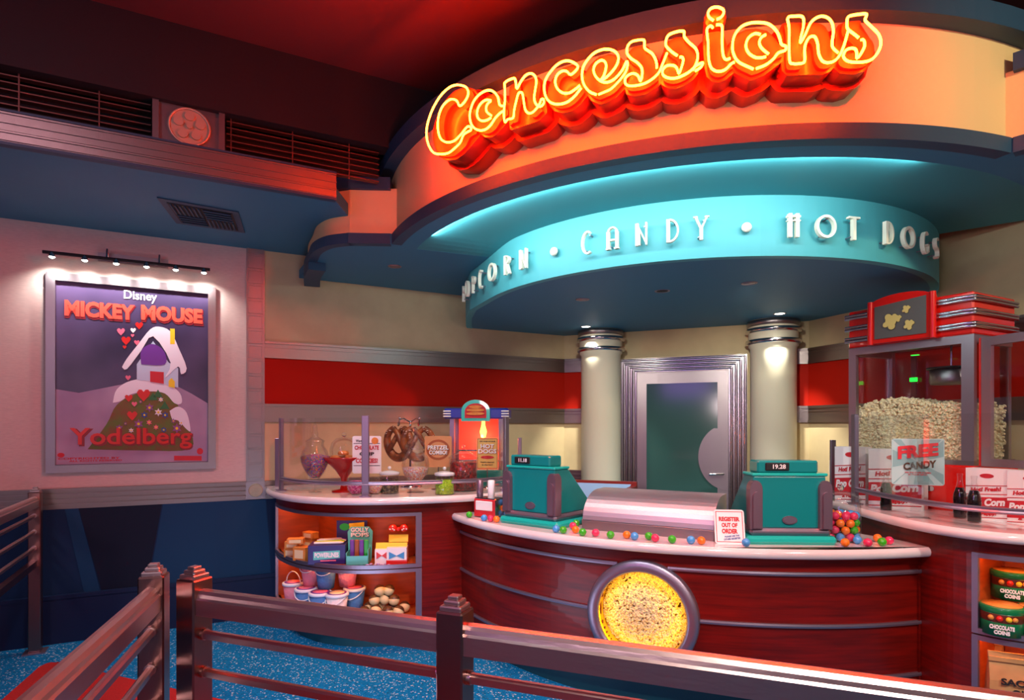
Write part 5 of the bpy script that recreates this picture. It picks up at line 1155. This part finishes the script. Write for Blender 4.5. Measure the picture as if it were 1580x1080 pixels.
for i in range(6):
    c3 = ['white', 'yellow', 'green', 'white', 'purple', 'white'][i]
    X, Y = at(504, 4.0); o = MB().tube([(-.09, 0, 0), (.075, 0, 0), (.10, 0, 0)], [.009, .009, .004], 8).build('candy_tube', c3, loc=(X + .0, Y + .03 + i * .021, ZU + .1345 + .001 * i), rz=R(8 + (i % 3) * 6))
    tag(o, ['white candy tube nearest the front on the powerlines box', 'yellow candy tube lying across the powerlines box', 'green candy tube lying across the powerlines box', 'white candy tube in the middle between the green and purple ones', 'purple candy tube lying on the powerlines box', 'white candy tube farthest back on the powerlines box'][i], 'candy tube', 'candy tubes on the powerlines box')
X, Y = at(543, 4.15)
t = thing('display_card', 'purple and yellow picture card standing behind the candy trays', 'card', (X, Y, ZU)); c = MB().box(-.105, .105, 0, .012, 0, .265).build('card', 'purple_box', t)
MB().plate([(-.01, .06), (.08, .10), (.085, .255), (-.02, .245)], (0, 0, 0), (1, 0, 0), (0, 0, 1), (0, 1, 0), -.002, .001).build('yellow_burst', 'yellow', c)
MB().plate([(-.05 + .035 * cos(a), .222 + .024 * sin(a)) for a in np.linspace(0, 2 * pi, 18)[:-1]], (0, 0, 0), (1, 0, 0), (0, 0, 1), (0, 1, 0), -.003, .001).build('green_blob', 'green', c)
# lolly tray
X, Y = at(551, 3.965)
t = thing('lollipop_tray', 'aqua display tray with a header card reading GOLLY POPS', 'display tray', (X, Y, ZU), R(6))
MB().box(-.072, .072, 0, .13, 0, .006).box(-.072, .072, 0, .004, 0, .06).box(-.072, -.068, 0, .13, 0, .08).box(.068, .072, 0, .13, 0, .10).build('tray', 'aqua', t)
hcard = MB().plate([(-.075, .0), (.075, 0), (.085, .2), (.06, .232), (-.06, .232), (-.082, .2)], (0, .13, 0), (1, 0, 0), (0, 0, 1), (0, 1, 0), 0, .004).build('header_card', 'aqua', t)
for s_, z in (('GOLLY', .212), ('POPS', .178)): text(s_, 'ink_black', hcard, (.002, .128, z - .002), (1, 0, 0), (0, 0, 1), .125, .032, .001, .05); text(s_, 'white', hcard, (0, .126, z), (1, 0, 0), (0, 0, 1), .12, .03, .001, .04)
for i, m in enumerate(('purple', 'brown', 'purple', 'green')):
    tag(MB().bevbox(-.014, .014, -.008, .008, 0, .15, .004).build('lollipop_pack', m, loc=(X - .048 + i * .032, Y + .06 - i * .003, ZU + .007), rz=R(6)), ['purple candy pack, far left in the aqua tray', 'brown candy pack second in the aqua tray', 'purple candy pack right of the brown one in the aqua tray', 'green candy pack, far right in the aqua tray'][i], 'candy pack', 'packs in the aqua tray')
# bow boxes
for px, w_, m, lab, k in ((589, .09, 'red', 'yellow topped candy box with red dotted bow print, left one', 0), (612, .13, 'blue_dot', 'yellow topped candy box with blue bow print and a red spotted bow on top', 1)):
    if m == 'blue_dot': mat('blue_dot', '3a8cc0', .5)
    X, Y = at(px, 3.98); t = thing('bow_candy_box', lab, 'candy box', (X, Y, ZU), R(4))
    c = MB().box(-w_ / 2, w_ / 2, 0, .09, 0, .10 + .012 * k).build('carton', 'white' if not k else 'paper', t)
    MB().plate([(-w_ / 2, .09), (w_ / 2, .09), (w_ / 2, .145), (-w_ / 2, .145)], (0, .0, 0), (1, 0, 0), (0, .35, .94), (0, 1, 0), -.002, .003).build('yellow_flap', 'yellow', c)
    MB().box(-w_ / 2 - .003, w_ / 2 + .003, -.004, .09, 0, .03).build('red_tray', 'red', c) if k else None
    for s in (-1, 1):
        MB().plate([(0, .06), (s * w_ * .38, .085), (s * w_ * .38, .038)], (0, 0, 0), (1, 0, 0), (0, 0, 1), (0, 1, 0), -.006, .001).build('printed_bow', m, c)
    if k:
        MB().plate([(-w_ / 2, .14), (w_ / 2, .14), (w_ / 2, .19), (-w_ / 2, .19)], (0, .05, 0), (1, 0, 0), (0, .35, .94), (0, 1, 0), -.002, .003).build('header', 'yellow', c)
        for s in (-1, 1):
            lp = MB().sphere((s * .037, .10, .225), .03, 14, 8, (1, .5, .9)).build('bow_loop', 'red', t)
            for dx, dz in ((0, .015), (s * .018, -.004), (-s * .010, -.01), (0, -.002)): MB().sphere((s * .037 + dx, .086, .225 + dz), .0055, 8, 6, (1, .4, 1)).build('white_spot', 'white', lp)
        MB().sphere((0, .095, .218), .014, 10, 8, (1, .6, 1.1)).build('bow_knot', 'red', t)
g = np.random.RandomState(9)
for i in range(7):
    X, Y = at(567 + i * 5.5, 3.94 + (i % 2) * .025); tag(MB().sphere((0, 0, .007), .009, 8, 6, (1.5, .8, .8)).build('wrapped_candy', 'mauve' if mat('mauve', 'b49ac8', .4) else '', loc=(X, Y, ZU), rz=i), 'small mauve wrapped candy lying before the aqua tray and the bow boxes', 'candy', 'mauve wrapped candies')
# cotton candy buckets
mat('floss_pink', 'e88898', .85, bump=.6, scale=60); mat('floss_blue', '4a7ab0', .85, bump=.6, scale=60); mat('floss_white', 'e8dcd8', .85, bump=.6, scale=60)
mat('bucket_plastic', 'e6e8ee', .3)
def bucket(px, py, z, m, up, label):
    Y = F * (EYE - z - .17) / (py - HZ); X = (px - 790) / F * Y
    t = thing('candy_floss_bucket', label, 'bucket', (X, Y, z), R(g.uniform(-30, 30)), 'tubs of cotton candy in the lower niche')
    MB().lathe([(0, 0), (.052, 0), (.070, .15), (0, .15)], n=24).build('tub', m, t)
    l = MB().lathe([(.070, .148), (.076, .150), (.076, .164), (.070, .168), (0, .168)], n=24).build('lid', 'bucket_plastic', t)
    MB().lathe([(0, .169), (.062, .169), (.062, .1695), (0, .1695)], n=24).build('purple_ring', 'purple', l)
    MB().lathe([(0, .1698), (.048, .1698), (.048, .1704), (0, .1704)], n=24).build('lid_label', 'pink' if m != 'floss_white' else 'print_pale', l)
    H = [(.072 * cos(a), (-.072 if not up else 0) * 1.05 * sin(a), .155 + (.085 * sin(a) if up else -.055 * sin(a))) for a in np.linspace(0, pi, 15)]
    MB().tube(H, .0035, 6).build('handle', 'white', t)
bucket(453, 897, ZL_, 'floss_pink', True, 'pink cotton candy tub with raised handle, leftmost in the lower niche')
bucket(472, 906, ZL_, 'floss_blue', False, 'blue cotton candy tub second from the left in the front row')
bucket(494, 912, ZL_, 'floss_blue', False, 'blue cotton candy tub between another blue tub and the white one in the front row')
bucket(520, 914, ZL_, 'floss_white', False, 'white cotton candy tub at the right of the front row')
bucket(547, 905, ZL_, 'floss_blue', False, 'blue cotton candy tub behind and right of the white tub')
bucket(480, 864, ZL_ + .1706, 'floss_pink', False, 'pink cotton candy tub, left one of the stacked upper row')
bucket(503, 868, ZL_ + .1706, 'floss_blue', False, 'blue cotton candy tub in the middle of the stacked upper row')
bucket(536, 865, ZL_ + .1706, 'floss_pink', False, 'pink cotton candy tub, right one of the stacked upper row')
# dipped balls
k = 0
r0 = .037
for px, Y, z, lab in ((562, 3.97, 0, 'in the front row beside the white tub'), (580, 4.00, 0, 'second in the front row'), (598, 3.97, 0, 'third in the front row'), (615, 3.98, 0, 'at the right of the front row'), (570, 4.07, 0, 'second row, left'), (588, 4.09, 0, 'second row, middle'), (606, 4.07, 0, 'second row, right'), (624, 4.08, 0, 'rightmost against the niche wall'), (578, 4.03, .062, 'upper layer, left'), (594, 4.05, .062, 'upper layer, middle'), (608, 4.03, .060, 'upper layer, right'), (586, 4.04, .122, 'left of the two topmost'), (600, 4.05, .122, 'right of the two topmost')):
    X, Y = at(px, Y); t = thing('dipped_ball', 'vanilla ball with chocolate cap, ' + lab, 'confection', (X, Y, ZL_ + z), (k % 3 - 1) * .5, 'chocolate dipped balls in the lower niche')
    mx = Matrix.Rotation(R((-28, -50, -15, -40)[k % 4]), 4, 'X'); mx = Matrix.Translation((0, 0, r0)) @ mx
    n_ = 10; MB().lathe([(max(r0 * sin(pi * i / 16), 1e-5), -r0 * cos(pi * i / 16)) for i in range(11)], n=18).xf(mx).build('ball', 'vanilla', t)
    MB().lathe([(max(r0 * 1.04 * sin(pi * i / 16), 1e-5), -r0 * 1.04 * cos(pi * i / 16)) for i in range(9, 17)], n=18).xf(mx).build('chocolate_cap', 'choc', t); k += 1
# tins and sacks in the right counter
mat('tin_green', '157a44', .3, coat=.3); mat('tin_gold', 'd08a3c', .4); mat('tin_brown', '5a2414', .4)
def tin(px, Y, z, label):
    X, Y = at(px, Y); t = thing('candy_tin', label, 'tin', (X, Y, z), 0, 'round green tins in the right niche')
    b = MB().lathe([(0, 0), (.078, 0), (.078, .115), (0, .115)], n=36).build('tin_body', 'tin_green', t)
    MB().lathe([(.0785, .06), (.0788, .061), (.0788, .095), (.0785, .096)], n=36).build('picture_band', 'tin_brown', b)
    l = MB().lathe([(.080, .10), (.081, .102), (.081, .122), (.078, .125), (0, .125)], n=36).build('lid', 'tin_green', t); MB().lathe([(0, .1255), (.072, .1255), (.072, .127), (0, .127)], n=36).build('lid_label', 'tin_gold', l)
    an = atan2(-X, Y)  # lettering turned to the aisle
    for a, rr_, m in ((-.5, .012, 'tin_gold'), (-.1, .013, 'red'), (.3, .012, 'yellow'), (.6, .011, 'tin_gold')):
        q = R(-90) + an + a; MB().sphere((.078 * cos(q), .078 * sin(q), .078), rr_, 10, 8).build('printed_candy', m, b)
    u = Vector((cos(an), sin(an), 0)); o3 = Vector((sin(an), -cos(an), 0))
    text('CHOCOLATE', 'white', b, o3 * .077 + Vector((0, 0, .042)), u, (0, 0, 1), .085, .018, .006, .05); text('COINS', 'white', b, o3 * .078 + Vector((0, 0, .02)), u, (0, 0, 1), .055, .017, .006, .05)
tin(1546, 2.66, ZU, 'round green tin reading CHOCOLATE COINS standing on the niche floor, left one'); tin(1562, 2.76, ZU + .1275, 'round green tin reading CHOCOLATE COINS, stacked on top'); tin(1606, 2.62, ZU, 'round green tin reading CHOCOLATE COINS cut by the right edge of the picture')
mat('paper_bag', 'c9935c', .7, col2='b98450', scale=12, bump=.2)
def sack(px, Y, w_, h_, rz, label, lettered):
    X, Y = at(px, Y); t = thing('paper_sack', label, 'paper sack', (X, Y, ZL_), rz, 'brown paper sacks in the lower right niche')
    vs = []
    for z, dw, dd in ((0, 0, .035), (.12 * h_, .004, .04), (.55 * h_, .0, .034), (.85 * h_, -.002, .012), (h_, .0, .004)):
        for sx, sy in ((-1, -1), (1, -1), (1, 1), (-1, 1)): vs.append((sx * (w_ / 2 + dw), .04 + sy * dd, z))
    fs = [(3, 2, 1, 0), (16, 17, 18, 19)] + [(k_ * 4 + i, k_ * 4 + (i + 1) % 4, k_ * 4 + 4 + (i + 1) % 4, k_ * 4 + 4 + i) for k_ in range(4) for i in range(4)]
    b = MB().add(vs, fs).build('bag', 'paper_bag', t)
    MB().box(-w_ / 2 - .001, w_ / 2 + .001, .018, .030, h_ * .86, h_ * .93).build('folded_top', 'paper_bag', b)
    if lettered: text('SACK', 'ink_black', b, (0, -.002, h_ * .56), (1, 0, 0), (0, .08, 1), w_ * .6, .028, .004, .03); text("O'", 'ink_black', b, (0, -.004, h_ * .40), (1, 0, 0), (0, .0, 1), w_ * .2, .028, .004, .03)
sack(1570, 2.60, .19, .262, R(-25), "brown paper sack lettered SACK O' in the lower right niche", True); sack(1522, 2.83, .11, .27, R(-50), 'brown paper sack standing behind the lettered one', False)
